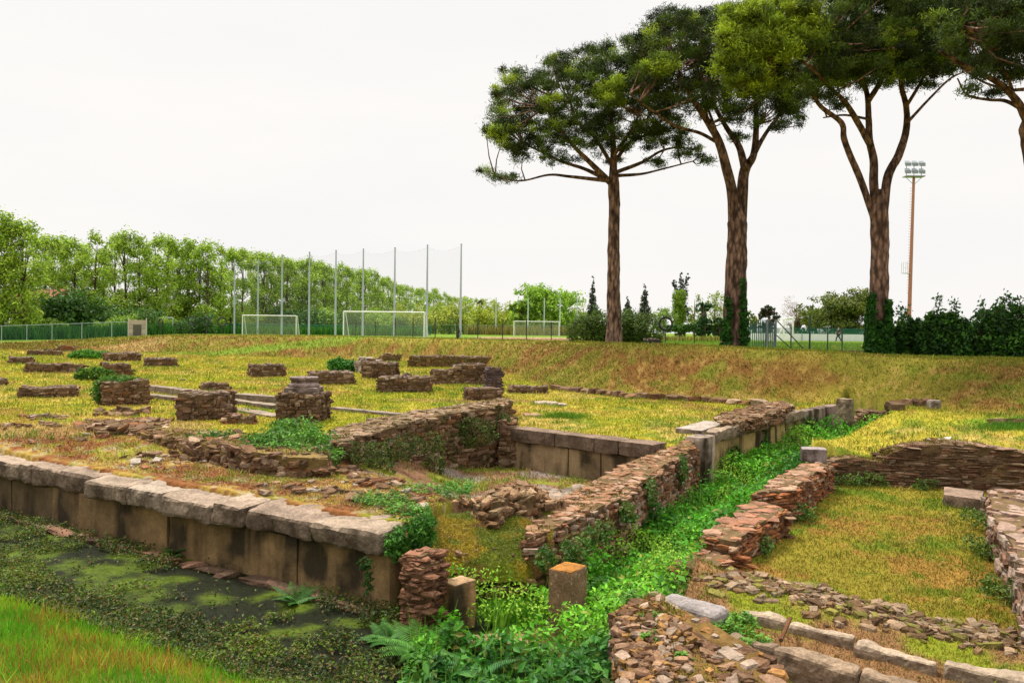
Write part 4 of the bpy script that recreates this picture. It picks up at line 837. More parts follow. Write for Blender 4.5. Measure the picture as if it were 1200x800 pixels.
def lawn_tufts():
    n = 5200; az = np.radians(rng.uniform(-36, 36, n)); r = np.exp(rng.uniform(math.log(6.5), math.log(60), n)); x, y = np.sin(az)*r, np.cos(az)*r
    z, reg, px, fd, cd = zg(x, y, True); q = fbm(x, y, 55, 3, .5)
    k = ((reg == 0) | (reg == 4) | (reg == 6) | (reg == 5)) & (q+.4*rng.normal(0, .4, n) > .05); fr = (x-FC[0])*FN[0]+(y-FC[1])*FN[1]; k &= ~((fr < .8) & (px < 520) & (y < 22))
    x, y, r, q = x[k], y[k], r[k], q[k]; n = len(x); b = 16; sp_ = .03+.0035*r; X = np.repeat(x, b)+rng.normal(0, 1, n*b)*np.repeat(sp_, b); Y = np.repeat(y, b)+rng.normal(0, 1, n*b)*np.repeat(sp_, b); Z, reg, px, fd, cd = zg(X, Y, True)
    ty = rng.integers(0, 4, n); pal = np.array([(.13, .22, .02), (.10, .17, .015), (.40, .30, .08), (.20, .26, .02)])[ty]; c = np.repeat(pal, b, axis=0)*rng.uniform(.6, 1.4, (n*b, 1)); ok = (reg == 0) | (reg >= 4); R_ = np.repeat(r, b)
    mb = MB(); blades(mb, np.column_stack([X, Y, Z-.01])[ok], ((.05+.0022*R_)*rng.uniform(.5, 1.5, n*b))[ok], (.004+.0008*R_)[ok], c[ok], .7)
    tag(mb.build('grass_tufts', M_blade), 'uneven taller tufts and weeds standing out of the short lawn', 'grass', kind='stuff')
lawn_tufts()
def canal_plants():
    n = 240000; s = rng.uniform(-1.2, 13.5, n); t = rng.uniform(-.02, 4.3, n); x = FC[0]-FDIR[0]*s-FN[0]*t; y = FC[1]-FDIR[1]*s-FN[1]*t
    z, reg, px, fd, cd = zg(x, y, True); n1 = fbm(x, y, 71, 4, .8); n2 = fbm(x, y, 72, 3, 3.)
    wallk = (t < .35+.3*n2) & (n1 > -.05); far = sst(-5.5, -8, x)
    edge = bank_s(x, y) > -.5+.3*n2
    cov = np.where(wallk | edge, 1, np.clip((n1+.10+.25*far+.6*n2+.25*fbm(x, y, 73, 3, 9.))*5, .03, .95))
    k = (rng.random(n) < cov*.8) & ((reg == 1) | (edge & (bank_s(x, y) < .35))); x, y, z, t, n1, n2 = x[k], y[k], np.maximum(z[k], -3.07), t[k], n1[k], n2[k]; m = len(x)
    c = np.tile(C3((.035, .065, .008)), (m, 1)); c = mixc(c, C3((.12, .19, .012)), sst(-.05, .3, fbm(x, y, 74, 3, 2.)+.25*rng.normal(0, 1, m))); c = mixc(c, C3((.16, .11, .03)), (rng.random(m) < .22)*1.)
    h = np.where(t < .5, .02+.12*rng.random(m), .015+.06*rng.random(m)); mb = MB(); leaves(mb, np.column_stack([x, y, z+h]), .036, c*rng.uniform(.5, 1.4, (m, 1)), up=.5)
    tag(mb.build('water_weeds', M_leaf), 'low water weeds and creeping leaves over the algae-green canal', 'weeds', kind='stuff')
canal_plants()
def ditch_plants():
    n = 260000; x = rng.uniform(-.9, 11, n); y = 5+rng.random(n)**.8*18; dd = pip(x, y, DITCH); z, reg, px, fd, cd = zg(x, y, True)
    n1 = fbm(x, y, 81, 4, .7); n2 = fbm(x, y, 82, 3, 2.2)
    k = (dd > .0) & (reg == 3) & (y > 5.0) & (y < 21.5)
    bare = (np.abs(x-P(598, 760, -3.05)[0]) < .5) & (np.abs(y-P(598, 748, -3.05)[1]) < .2)
    bare2 = pblob(x, y, [(915, 585, -3.05, .8, .5)]) > .5
    k &= ~bare & (~bare2 | (rng.random(n) < .15)); k &= (rng.random(n) < np.interp(y, [5, 12, 16, 22], [1, 1, .7, .5]))
    x, y, z, n1, n2, dd = x[k], y[k], z[k], n1[k], n2[k], dd[k]; m = len(x)
    can = .26+.34*n2+.16*n1+.20*sst(1.1, .3, dd); can = np.clip(can, .05, .6)*np.interp(y, [5, 9], [.75, 1]); h = can*(rng.random(m)**.45)
    c = np.tile(C3((.075, .30, .012)), (m, 1)); c = mixc(c, C3((.20, .50, .025)), sst(-.1, .35, n1+.3*rng.normal(0, 1, m))); sp2 = fbm(x, y, 83, 3, 1.1); c = mixc(c, C3((.28, .48, .03)), .8*sst(.15, .3, sp2)); c = mixc(c, C3((.03, .13, .015)), .8*sst(-.15, -.3, sp2)); c = mixc(c, C3((.28, .26, .04)), (rng.random(m) < .05)*.9); near = sst(7.6, 6.8, y); c = mixc(c, C3((.03, .12, .02)), near*.7)
    mb = MB(); leaves(mb, np.column_stack([x, y, z+h]), np.where(sp2 > .15, .042, np.where(sp2 < -.15, .10, .068)), c*rng.uniform(.55, 1.45, (m, 1)), up=.55, asp=.55)
    k2 = rng.random(m) < .045; q = np.column_stack([x, y, z])[k2]; nn = len(q); blades(mb, q, .2+.35*rng.random(nn), .014, np.array([.14, .30, .03])*rng.uniform(.6, 1.5, (nn, 1)), .35)
    tag(mb.build('nettle_cover', M_leaf), 'bright green nettles and weeds filling the ditch between the walls', 'weeds', kind='stuff')
ditch_plants()
def fern(label, px, py, z, L, n, c, name='fern', grp='ferns in the ditch corner'):
    p = P(px, py, z); p[2] = zs(p[0], p[1]); mb = MB(); mb2 = MB()
    for k in range(n):
        a = random.uniform(0, 6.28); l = L*random.uniform(.7, 1.15); el = random.uniform(.5, 1.2); pts = []
        for i in range(9):
            t = i/8; rr = l*t*math.cos(el*(1-.5*t)); hh = l*(math.sin(el)*t-.42*t*t); pts.append(p+np.array([math.cos(a)*rr, math.sin(a)*rr, hh+.03]))
        pts = np.array(pts); tube(mb2, pts, np.linspace(.004, .0015, 9), 4, (.08, .13, .03))
        side = np.array([-math.sin(a), math.cos(a), 0]); d = np.array([math.cos(a), math.sin(a), 0])
        for i in range(24):
            t = .12+.88*i/23; q = np.array([np.interp(t, np.linspace(0, 1, 9), pts[:, j]) for j in range(3)]); wv = l*.24*math.sin(math.pi*min(1, t*1.0)**.7)*(1-t*.3)+.01
            for s in (-1, 1):
                e = q+side*s*wv+d*wv*.35+np.array([0, 0, -wv*.25]); b = d*.0055*(1.3-t*.6)
                cc = np.array(c)*random.uniform(.7, 1.5)
                mb.add([q-b, q+b, e*.5+q*.5+b*1.2, e, e*.5+q*.5-b*1.2], quads=[[0, 1, 2, 4]], tris=[[4, 2, 3]], c=cc)
    t = thing(name, p, label, 'fern', grp); mb.build('frond', M_leaf, t); mb2.build('stem', M_leaf, t)
fern('large fern growing in front of the upright stone block', 495, 760, -3.0,   .50, 26, (.07, .22, .02))
fern('smaller fern against the stained wall left of the brick pier', 455, 748, -3.05,  .34, 18, (.05, .17, .02))
fern('dark fern at the bottom edge below the fallen slab', 560, 790, -3.05,  .4, 22, (.04, .16, .03))
fern('dark fern at the bottom edge right of the fallen slab', 640, 785, -3.05,  .4, 22, (.05, .17, .03))
fern('fern at the bottom edge nearest the rubble mass', 690, 775, -3.05,  .38, 22, (.05, .18, .03))
fern('low fern at the foot of the wall under a dark stain', 345, 703, -3.05, .35, 10, (.05, .15, .02))
fern('low fern at the foot of the wall midway along', 205, 648, -3.05, .35, 10, (.05, .14, .02))
def tuft(name, label, px, py, z, r, h, n, c, cat='grass tuft', wd=.01):
    p = P(px, py, z); x = p[0]+rng.normal(0, r*.5, n); y = p[1]+np.clip(rng.normal(0, r*.3, n), -r, r*.3); zz = zg(x, y)
    mb = MB(); blades(mb, np.column_stack([x, y, zz-.01]), h*rng.uniform(.5, 1.3, n), wd, np.array(c)[None]*rng.uniform(.7, 1.35, (n, 1)), .5)
    tag(mb.build(name, M_blade, loc=(p[0], p[1], float(zz.min()))), label, cat)
tuft('grass_tuft', 'bright long grass tuft between the upright block and the post', 604, 722, -3.1, .35, .17, 2500, (.12, .34, .02))
tuft('broadleaf_plant', 'broad-leaved dock plant beside the upright stone block', 582, 730, -3.05, .12, .32, 26, (.16, .34, .03), 'plant', .05)
tuft('grass_tuft', 'green grass tuft beside flat brown stones on the lawn', 660, 490, -2.0, .45, .14, 1500, (.12, .25, .02))
tuft('grass_tuft', 'green grass patch at the right foot of the far bank', 1190, 503, -2.0, .8, .15, 1800, (.10, .24, .02))

GRN = [(.05, .17, .012), (.08, .23, .02), (.035, .12, .012)]
def foliage(mb, ells, n, size, pal, up=.4, shell=.35, yaw=0, cl=14, vr=.25, asp=.6, spread=.12):
    """leaf clumps through the volume of ellipsoids (c, (rx,ry,rz))"""
    vol = np.array([e[1][0]*e[1][1]*e[1][2] for e in ells])**.67; vol = vol/vol.sum()
    for (c, r), f in zip(ells, vol):
        k = max(cl, int(n*f)); nc = max(3, k//cl); d = rng.normal(0, 1, (nc, 3)); d /= np.linalg.norm(d, axis=1, keepdims=True)
        rad = (1-shell*rng.random(nc)**1.3)[:, None]; rr = np.array(r); cc = d*rad*rr
        bright = rng.uniform(1-vr, 1+vr, nc); hue = rng.integers(0, len(pal), nc)
        idx = np.repeat(np.arange(nc), cl); q = cc[idx]+rng.normal(0, spread, (len(idx), 3))*rr.mean()
        q = rot2(q, yaw)+np.array(c); col_ = np.array(pal)[hue[idx]]*bright[idx, None]*rng.uniform(.75, 1.3, (len(idx), 1))
        leaves(mb, q, size, col_, up=up, out=d[idx]*.6, asp=asp)
def ivy(label, ells, n, size=.06, pal=GRN, up=.2, name='ivy', cat='ivy', yaw=0, **kw):
    mb = MB(); foliage(mb, ells, n, size, pal, up, .5, yaw, cl=8, spread=.12, **kw); c = np.mean([e[0] for e in ells], axis=0)
    return tag(mb.build(name, M_leaf, loc=c), label, cat)
WY = math.atan2(FDIR[1], FDIR[0]); WY2 = math.atan2(.8, .55)
ivy('ivy spilling over the corner of the last coping slab', [(P(488, 610, -2.22), (.22, .28, .07)), (P(480, 628, d=8.65), (.2, .13, .16)), (P(463, 640, d=8.5), (.12, .1, .17)), (P(500, 622, d=8.6), (.1, .16, .2))], 3600, .045)
ivy('patch of low ivy on the platform behind the last coping slab', [(P(450, 585, -2.16), (.4, .3, .07)), (P(500, 575, -2.2), (.45, .3, .07)), (P(540, 570, -2.3), (.25, .3, .08)), (P(478, 597, -2.16), (.3, .25, .07))], 4200, .04, pal=[(.09, .26, .02), (.14, .30, .025), (.06, .17, .015)], up=.7)
ivy('ivy draped over the right part of the low rubble row', [(P(345, 515, -1.83), (.7, .5, .16)), (P(320, 528, -1.95), (.6, .3, .2)), (P(365, 535, -2.0), (.5, .3, .2)), (P(305, 520, -1.9), (.4, .3, .16)), (P(250, 515, -1.95), (.5, .2, .16)), (P(345, 500, -1.85), (.5, .4, .15))], 7500, .06, pal=[(.07, .22, .015), (.11, .28, .02), (.05, .13, .015)], up=.4)
ivy('dark ivy and moss clinging to the front of the thick rubble wall', [(P(425, 530, d=12.9), (.5, .1, .18)), (P(465, 525, d=13.8), (.35, .1, .25)), (P(500, 520, d=14.5), (.35, .1, .22)), (P(555, 505, d=16), (.5, .1, .35)), (P(590, 500, d=16.7), (.2, .15, .35)), (P(510, 545, d=14.9), (.25, .1, .2)), (P(445, 545, d=13.2), (.3, .1, .15))], 5200, .045, pal=[(.06, .12, .015), (.09, .14, .02), (.12, .13, .03), (.05, .08, .015)], yaw=0)
ivy('weeds hanging on the ditch side of the brick rubble wall', [(P(708, 622, d=9.75), (.12, .2, .16)), (P(672, 645, d=9.0), (.14, .2, .18)), (P(690, 630, d=9.4), (.1, .2, .12)), (P(640, 655, d=8.7), (.12, .15, .16)), (P(760, 575, d=12.0), (.1, .4, .2)), (P(797, 550, d=13.5), (.1, .3, .28)), (P(735, 600, d=10.8), (.1, .3, .14))], 3800, .05, pal=[(.05, .13, .015), (.08, .17, .02), (.12, .13, .03)])
ivy('ivy strands on the blocks of the slab wall beside the ditch', [(P(862, 535, d=16.5), (.12, .1, .3)), (P(894, 520, d=18.2), (.15, .15, .4)), (P(945, 505, d=20.6), (.25, .2, .45)), (P(958, 510, d=21.2), (.25, .15, .3))], 2600, .06, pal=[(.04, .11, .01), (.07, .17, .015)])
ivy('ivy on the left corner of the square pier by the steps', [(P(118, 458, d=20.2), (.18, .25, .35)), (P(140, 444, d=20.6), (.5, .3, .06))], 1500, .07, pal=[(.06, .17, .015), (.09, .20, .02)])
ivy('moss and leaves on the front of the low pier by the round bush', [(P(372, 443, d=30.5), (.4, .3, .22)), (P(392, 444, d=30.4), (.3, .2, .2))], 900, .09, pal=[(.05, .10, .015), (.07, .13, .02)])
ivy('weeds along the foot of the stepped brick wall on the room side', [(P(845, 682, d=9.1), (.35, .25, .12)), (P(885, 640, d=10.9), (.3, .35, .16)), (P(930, 600, d=13), (.3, .5, .2)), (P(965, 575, d=15.3), (.4, .3, .15)), (P(805, 690, d=8.8), (.3, .2, .13)), (P(1010, 562, d=15.7), (.6, .12, .12)), (P(1085, 568, d=15.4), (.3, .1, .12))], 5200, .05, pal=[(.08, .16, .02), (.12, .19, .02), (.06, .12, .015)])
ivy('weeds along the foot of the pinkish right rubble wall', [(P(1158, 612, d=11.9), (.07, .8, .12)), (P(1170, 650, d=10.4), (.07, .9, .12)), (P(1183, 700, d=8.9), (.07, .8, .14))], 2400, .045, pal=[(.07, .14, .02), (.11, .17, .02)])
ivy('fresh leaves creeping between the grey slab and the lower kerb', [(P(860, 730, -2.62), (.22, .2, .06)), (P(885, 755, -2.55), (.16, .12, .08)), (P(775, 697, -2.5), (.12, .08, .05)), (P(870, 722, -2.55), (.12, .08, .05)), (P(745, 700, -2.4), (.2, .12, .07)), (P(830, 735, -2.45), (.16, .1, .05)), (P(760, 745, -2.37), (.12, .08, .03)), (P(800, 770, -2.38), (.1, .08, .03)), (P(765, 722, -2.37), (.14, .05, .03))], 3000, .035, pal=[(.10, .28, .02), (.14, .30, .03)], up=.8)
ivy('dark strand of ivy in the joint between two blocks of the near wall', [(P(431, 678, d=8.45), (.05, .05, .2)), (P(428, 660, d=8.5), (.08, .05, .1))], 500, .035, pal=[(.03, .08, .01), (.04, .10, .01)])
# green hump, bushes on the lawn
def bush(name, label, x0, x1, yb, yt, d=None, pal=GRN, n=3000, size=.09, up=.3, cat='bush', flat=1.0, grp=None, core=(.03, .06, .01), k=4, z=None):
    xm = (x0+x1)/2
    if d is None: zz = zlev(xm, yb); p = P(xm, yb, zz); d = p[1]
    else: p = P(xm, yb, d=d); 
    wv = (x1-x0)/FPX*d; h = (yb-yt)/FPX*d; p = P(xm, yb, d=d)+np.array([0, wv*.3*flat, 0])
    es = []
    for i in range(k):
        t = (i+.5)/k-.5; rw = wv*(.5/k+.16 if k > 1 else .5); hh = h*random.uniform(.8, 1.0)*(1-.45*abs(t)*2*.6)
        es.append((p+np.array([t*wv*.8, random.uniform(-.1, .1)*wv*flat, hh*.45]), (rw, max(rw*flat, .2), hh*.56)))
    t = thing(name, p, label, cat, grp); mb = MB(); foliage(mb, es, n, size, pal, up, .3, spread=.1, cl=10); mb.build('foliage', M_leaf, t)
    mb = MB()
    for c, r in es:
        for q in range(5):
            a = random.uniform(0, 6.28); e = np.array(c)+np.array([math.cos(a)*r[0]*.6, math.sin(a)*r[1]*.6, r[2]*.6]); tube(mb, [(c[0], c[1], p[2]-.05), (np.array(c)+e)/2, e], [.03+.004*h, .02+.003*h, .01], 5, (.12, .08, .05))
    mb.build('stems', M_wood, t); return t
bush('grass_hump', 'bright green rounded grassy hump on the rear left lawn', 76, 119, 421, 409.5, pal=[(.06, .20, .01), (.10, .28, .02)], n=6000, size=.12, up=.1, cat='hump', k=5)
bush('grass_hump', 'green grassy hump covering the left of a crumbled rubble lump', 86, 126, 446, 428, pal=[(.08, .20, .015), (.15, .26, .02), (.05, .12, .01)], n=5000, size=.1, up=.1, cat='hump', k=4)
bush('round_bush', 'small round glossy green bush behind the low pier on the lawn', 385, 415, 436, 418, pal=[(.035, .16, .012), (.06, .22, .02)], n=4200, size=.12, k=2)

# ------------------------------------------------------------------ umbrella pines
PN = [(.042, .070, .009), (.07, .115, .012), (.022, .036, .007)]; PB = [(.20, .28, .016), (.25, .33, .02), (.14, .21, .016)]  # PB: brightness of the sunlit boughs put into the needle colour
def needles(mb, C, R, cols, k):
    n = len(C); idx = np.repeat(np.arange(n), k); m = len(idx)
    d = rng.normal(0, 1, (m, 3)); d[:, 2] = d[:, 2]*.7+.75; d /= np.linalg.norm(d, axis=1, keepdims=True)
    off = rng.normal(0, .5, (m, 3))*R[idx, None]; off[:, 2] *= .6
    b = C[idx]+off; L = (.09+.08*rng.random(m))[:, None]; s = np.cross(d, rng.normal(0, 1, (m, 3))); s /= np.maximum(np.linalg.norm(s, axis=1, keepdims=True), 1e-9); wd = .0125
    tip = b+d*L
    hb = (off[:, 2]/R[idx]+d[:, 2]*.3)                       # lit tops and shaded undersides of each tuft put into the colour
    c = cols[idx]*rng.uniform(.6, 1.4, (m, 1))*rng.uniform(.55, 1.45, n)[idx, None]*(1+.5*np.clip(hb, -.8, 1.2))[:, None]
    v = np.stack([b-s*wd, b+s*wd, tip+s*wd*.5, tip-s*wd*.5], 1).reshape(-1, 3)
    mb.add(v, quads=np.arange(m*4).reshape(m, 4), c=np.repeat(c, 4, axis=0))
def pine(label, depth, trunk, limbs, blobs, k=60, spread=2.6, sub=1.0, young=.12):  # young: share of tufts given the sunlit colours outside the bright boughs
    b = P(trunk[0][0], trunk[0][1], d=depth); t = thing('umbrella_pine', b, label, 'pine tree', 'tall umbrella pines along the bank')
    mb = MB(); pts = [P(x, y, d=depth) for x, y, w_ in trunk]; rad = [w_*.90/2/FPX*depth for x, y, w_ in trunk]
    p0 = pts[0]-np.array([0, 0, .3]); pe = pts[-1]+np.array([0, 0, .8]); pts, rad = smooth_path([p0]+pts+[pe], [rad[0]*1.05]+rad+[rad[-1]*.45], 8); tube(mb, pts, rad, 22, (.19, .115, .085), amp=.15); tr = mb.build('trunk', M_bark, t, smooth=True)
    mb = MB(); ends = []
    for lb in limbs:
        dz = lb[0]; q = lb[1]; n = len(q)
        pp = [P(x, y, d=depth+dz*(i/(n-1))**1.2) for i, (x, y, w_) in enumerate(q)]; rr = [w_*.85/2/FPX*depth for x, y, w_ in q]
        a, r_ = smooth_path(pp, rr, 6); tube(mb, a, r_, 10, (.15, .09, .066), amp=.10); ends += [a[int(len(a)*f)] for f in (.55, .7, .85, .97)]
    CC, RR, KK = [], [], []
    for bl in blobs:
        x, y, rx, ry = bl[:4]; br = bl[4] if len(bl) > 4 else 0; dens = bl[5] if len(bl) > 5 else 1.
        dofs = bl[6] if len(bl) > 6 else None
        s = depth/FPX; nn = max(5, int(rx*ry*.054*dens*sub*(1.15 if y < 90 else .85))); 
        for _ in range(nn):
            v = np.random.RandomState(random.randint(0, 10**9)).normal(0, 1, 3); v /= np.linalg.norm(v); rad_ = random.random()**.4
            dd = depth+(dofs if dofs is not None else random.uniform(-1, 1)*spread)+v[1]*rad_*rx*s*.8
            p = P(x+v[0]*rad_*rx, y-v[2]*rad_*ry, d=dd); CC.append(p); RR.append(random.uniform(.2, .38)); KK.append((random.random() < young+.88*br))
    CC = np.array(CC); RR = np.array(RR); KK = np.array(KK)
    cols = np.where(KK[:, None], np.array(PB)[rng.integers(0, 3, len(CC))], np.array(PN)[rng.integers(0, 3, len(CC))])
    # twigs from limbs out to a share of the tufts
    E = np.array(ends); sel = rng.choice(len(CC), min(len(CC), 150), replace=False)
    for i in sel:
        dd = np.linalg.norm(E-CC[i], axis=1); e = E[np.argmin(dd)]
        if dd.min() > 3.5: continue
        m_ = (e+CC[i])/2+np.array([random.uniform(-.15, .15), random.uniform(-.15, .15), -.12]); tube(mb, [e, m_, CC[i]], [.035, .025, .012], 5, (.22, .13, .10), cap=False)
    mb.build('limbs', M_bark, t, smooth=True)
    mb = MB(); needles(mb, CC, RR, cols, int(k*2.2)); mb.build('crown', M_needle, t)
    return t
pine('leftmost umbrella pine with a single straight trunk between the clipped shrubs', 36,
    [(720, 402, 23), (720, 380, 19), (719, 340, 17), (719, 300, 15.5), (720, 250, 14.5), (719, 215, 15)],
    [(0, [(718, 220, 13), (719, 180, 9), (717, 150, 7), (713, 110, 4)]), (-2, [(717, 216, 9), (693, 192, 7), (671, 170, 5), (654, 148, 4), (638, 125, 2)]), (1.5, [(714, 212, 7), (685, 198, 5), (660, 190, 4), (630, 176, 3), (612, 168, 2)]),
     (-1, [(714, 212, 6), (668, 207, 4), (643, 205, 3), (610, 212, 2.2), (580, 207, 1.5)]), (1, [(718, 195, 6), (696, 160, 5), (679, 146, 3.5), (668, 120, 2)]), (1.5, [(722, 202, 6), (753, 190, 4.5), (775, 177, 3.5), (797, 173, 2.5), (822, 178, 1.5)]),
     (-1.5, [(722, 206, 5), (751, 204, 3.5), (773, 199, 2.5), (812, 189, 1.5)]), (2.5, [(720, 190, 6), (737, 168, 5), (753, 160, 4), (785, 142, 2)]), (-2.5, [(719, 182, 6), (737, 157, 4), (750, 132, 2.5)])],
    [(595, 118, 26, 24), (588, 152, 24, 24), (625, 100, 28, 20), (655, 90, 30, 18), (690, 78, 30, 22), (620, 140, 32, 26), (655, 125, 36, 28), (700, 110, 36, 30), (740, 100, 36, 40), (610, 175, 34, 15), (650, 160, 36, 22), (690, 145, 34, 26), (650, 186, 36, 10, 0, .7), (576, 203, 15, 8), (600, 208, 12, 4, 0, .5), (735, 150, 40, 22), (775, 160, 36, 16), (800, 175, 26, 11, 0, .8), (820, 186, 16, 6, 0, .7), (770, 190, 20, 5, 0, .4), (716, 108, 22, 20, .85, 1.3, -3), (585, 155, 20, 16, .5, 1, -2.5), (645, 118, 14, 14, .6, 1, -3), (765, 130, 30, 26), (745, 75, 26, 22), (780, 150, 26, 16), (600, 92, 22, 14, .3), (660, 75, 28, 12, .3), (705, 62, 26, 12, .3), (690, 165, 30, 16), (720, 180, 20, 12, 0, .6)], k=70)
pine('umbrella pine with trunk forking in two, ivy up both sides, beside the gate', 33,
    [(860, 408, 36), (861, 385, 31), (862, 350, 28), (863, 300, 26), (864, 275, 25), (864, 262, 25)],
    [(-1.5, [(861, 290, 15), (858, 228, 14), (851, 196, 13), (842, 165, 11), (829, 142, 9), (813, 118, 7), (800, 95, 5), (790, 65, 3)]), (1, [(867, 292, 15), (870, 225, 15), (873, 199, 14), (883, 182, 10), (886, 152, 8), (886, 120, 6), (884, 80, 3)]),
     (2.5, [(873, 199, 11), (866, 172, 9), (851, 149, 7), (837, 122, 5), (830, 85, 3)]), (2, [(879, 190, 8), (894, 162, 6), (911, 138, 4.5), (935, 115, 2.5)]), (-3, [(842, 168, 5), (820, 156, 4.5), (792, 148, 4), (762, 128, 3), (738, 110, 1.5)]), (2.5, [(848, 180, 5), (838, 150, 4), (826, 118, 3), (812, 80, 2)]), (-2, [(829, 142, 5), (824, 110, 4), (815, 70, 2.5)])],
    [(752, 48, 26, 18), (785, 28, 32, 17), (825, 24, 36, 16), (870, 26, 34, 20), (770, 70, 36, 24), (810, 60, 40, 30), (855, 60, 40, 34), (760, 100, 32, 22), (800, 100, 40, 26), (845, 100, 36, 26), (890, 90, 36, 30), (910, 120, 34, 22), (870, 130, 30, 18), (930, 105, 26, 26), (905, 145, 34, 9, 0, .7), (825, 125, 24, 14), (870, 160, 12, 5, 0, .5), (940, 135, 22, 8, 0, .7), (773, 74, 20, 14, .8, 1.3, -3), (790, 22, 22, 10, .35, 1, -1), (780, 118, 30, 14)], k=72)
pine('umbrella pine with trunk splitting in three and ivy-wrapped foot', 29,
    [(1030, 417, 30), (1030, 390, 25), (1030, 350, 23), (1031, 300, 21.5), (1031, 262, 22), (1030, 248, 22)],
    [(-1.5, [(1026, 262, 9), (1009, 212, 9), (996, 182, 8.5), (989, 162, 8), (986, 144, 7), (962, 125, 5.5), (949, 105, 4.5), (926, 70, 3)]), (.5, [(1028, 265, 13), (1024, 215, 12), (1024, 189, 11), (1019, 165, 9.5), (1018, 142, 8.5), (1016, 111, 7), (1006, 84, 7), (997, 55, 4)]),
     (2, [(1018, 118, 8), (1032, 95, 7), (1040, 70, 6), (1045, 35, 3)]), (-3, [(1021, 172, 9), (1002, 138, 8), (989, 118, 6), (975, 105, 5), (952, 81, 4), (925, 62, 2)]), (1.5, [(1034, 265, 13), (1040, 209, 12), (1053, 182, 11), (1062, 152, 9.5), (1062, 125, 8), (1056, 98, 7), (1058, 60, 6)]),
     (2.5, [(1064, 143, 4.5), (1090, 115, 3.5), (1114, 92, 3), (1134, 83, 2)]), (3, [(1019, 140, 4), (990, 135, 3), (965, 138, 2)]), (-2, [(1006, 84, 5), (985, 60, 4), (960, 45, 2)]), (0, [(1062, 125, 5), (1080, 95, 4), (1098, 60, 2.5)])],
    [(880, 15, 34, 16, .85, 1.2, -3), (925, 8, 38, 16, .8, 1.1, -3), (865, 45, 28, 26, .85, 1.3, -3.4), (905, 45, 36, 30, .85, 1.3, -3.2), (945, 35, 28, 28, .7, 1.1, -3), (870, 80, 32, 24, .8, 1.3, -3.2), (905, 85, 28, 22, .5, 1, -2.5), (876, 106, 12, 12, .7, 1, -3), (960, 60, 40, 34), (1000, 40, 46, 40), (1050, 35, 46, 40), (1095, 30, 40, 38), (990, 85, 44, 22), (1040, 75, 40, 26), (1085, 72, 34, 24), (950, 100, 36, 18), (1075, 98, 24, 8, 0, .8), (1000, -5, 70, 20), (1070, -15, 60, 24), (1115, 60, 24, 22), (980, 120, 22, 8, 0, .6), (1050, 50, 20, 20, .6, 1, -2)], k=80, sub=1.1)
pine('umbrella pine whose dark boughs hang in at the top right corner', 24,
    [(1235, 430, 40), (1232, 350, 34), (1225, 250, 32), (1215, 180, 30), (1210, 150, 28)],
    [(-1, [(1210, 155, 14), (1194, 122, 10), (1171, 98, 8), (1138, 81, 6), (1100, 60, 3)]), (1, [(1208, 135, 6), (1180, 119, 5), (1158, 117, 4), (1133, 111, 3), (1122, 92, 2)]), (2, [(1212, 160, 14), (1215, 100, 10), (1200, 50, 7), (1180, 10, 4)]), (-1.5, [(1212, 150, 12), (1250, 90, 9), (1290, 50, 5)]), (-2, [(1190, 118, 5), (1178, 85, 4), (1150, 50, 3), (1120, 30, 2)]), (1, [(1200, 105, 5), (1180, 105, 4), (1150, 95, 3), (1120, 75, 2)])],
    [(1125, 45, 28, 24), (1165, 35, 36, 30), (1200, 30, 34, 34), (1150, 5, 46, 24), (1200, 0, 46, 24), (1140, 78, 24, 14, 0, .8), (1180, 75, 30, 20, 0, .9), (1240, 50, 46, 50), (1300, 50, 46, 45), (1160, 105, 26, 6, 0, .6), (1115, 30, 20, 14, .1, 1, -2)], k=85, spread=3., sub=.72, young=.02)
# ivy climbing two of the pines
def trunk_ivy(label, depth, rows, n, pal):
    mb = MB()
    for (px, y0, y1, dx, rx) in rows:
        for i in range(7):
            f = (i+.5)/7; k_ = random.uniform(.75, 1.3)*(.45+.75*f); foliage(mb, [(P(px+dx*(f-.5)+random.uniform(-1.5, 1.5), lerp(y0, y1, f), d=depth-.5), (rx*1.25*k_/FPX*depth, .3, abs(y1-y0)/7/FPX*depth*.8))], int(n//7*k_), .11, pal, .1, .4, spread=.12, cl=8)
    v = np.concatenate(mb.v); tag(mb.build('ivy', M_leaf, loc=(v[:, 0].mean(), v[:, 1].mean(), v[:, 2].min())), label, 'ivy')
IV = [(.03, .12, .012), (.05, .17, .015), (.02, .08, .01)]
trunk_ivy('ivy climbing both sides of the forked pine trunk', 33, [(871, 328, 405, 1, 3.5), (853, 350, 405, -1, 2), (873, 365, 406, 0, 3.5), (851, 375, 407, 0, 4)], 2600, IV)
trunk_ivy('ivy wrapping the foot of the three-way pine trunk', 29, [(1021, 345, 385, -3, 2), (1041, 358, 410, 2, 3), (1030, 376, 415, 0, 9), (1022, 385, 416, 0, 5), (1037, 382, 416, 0, 5), (1042, 352, 412, 1, 2), (1020, 352, 412, -1, 2.5)], 3000, IV)

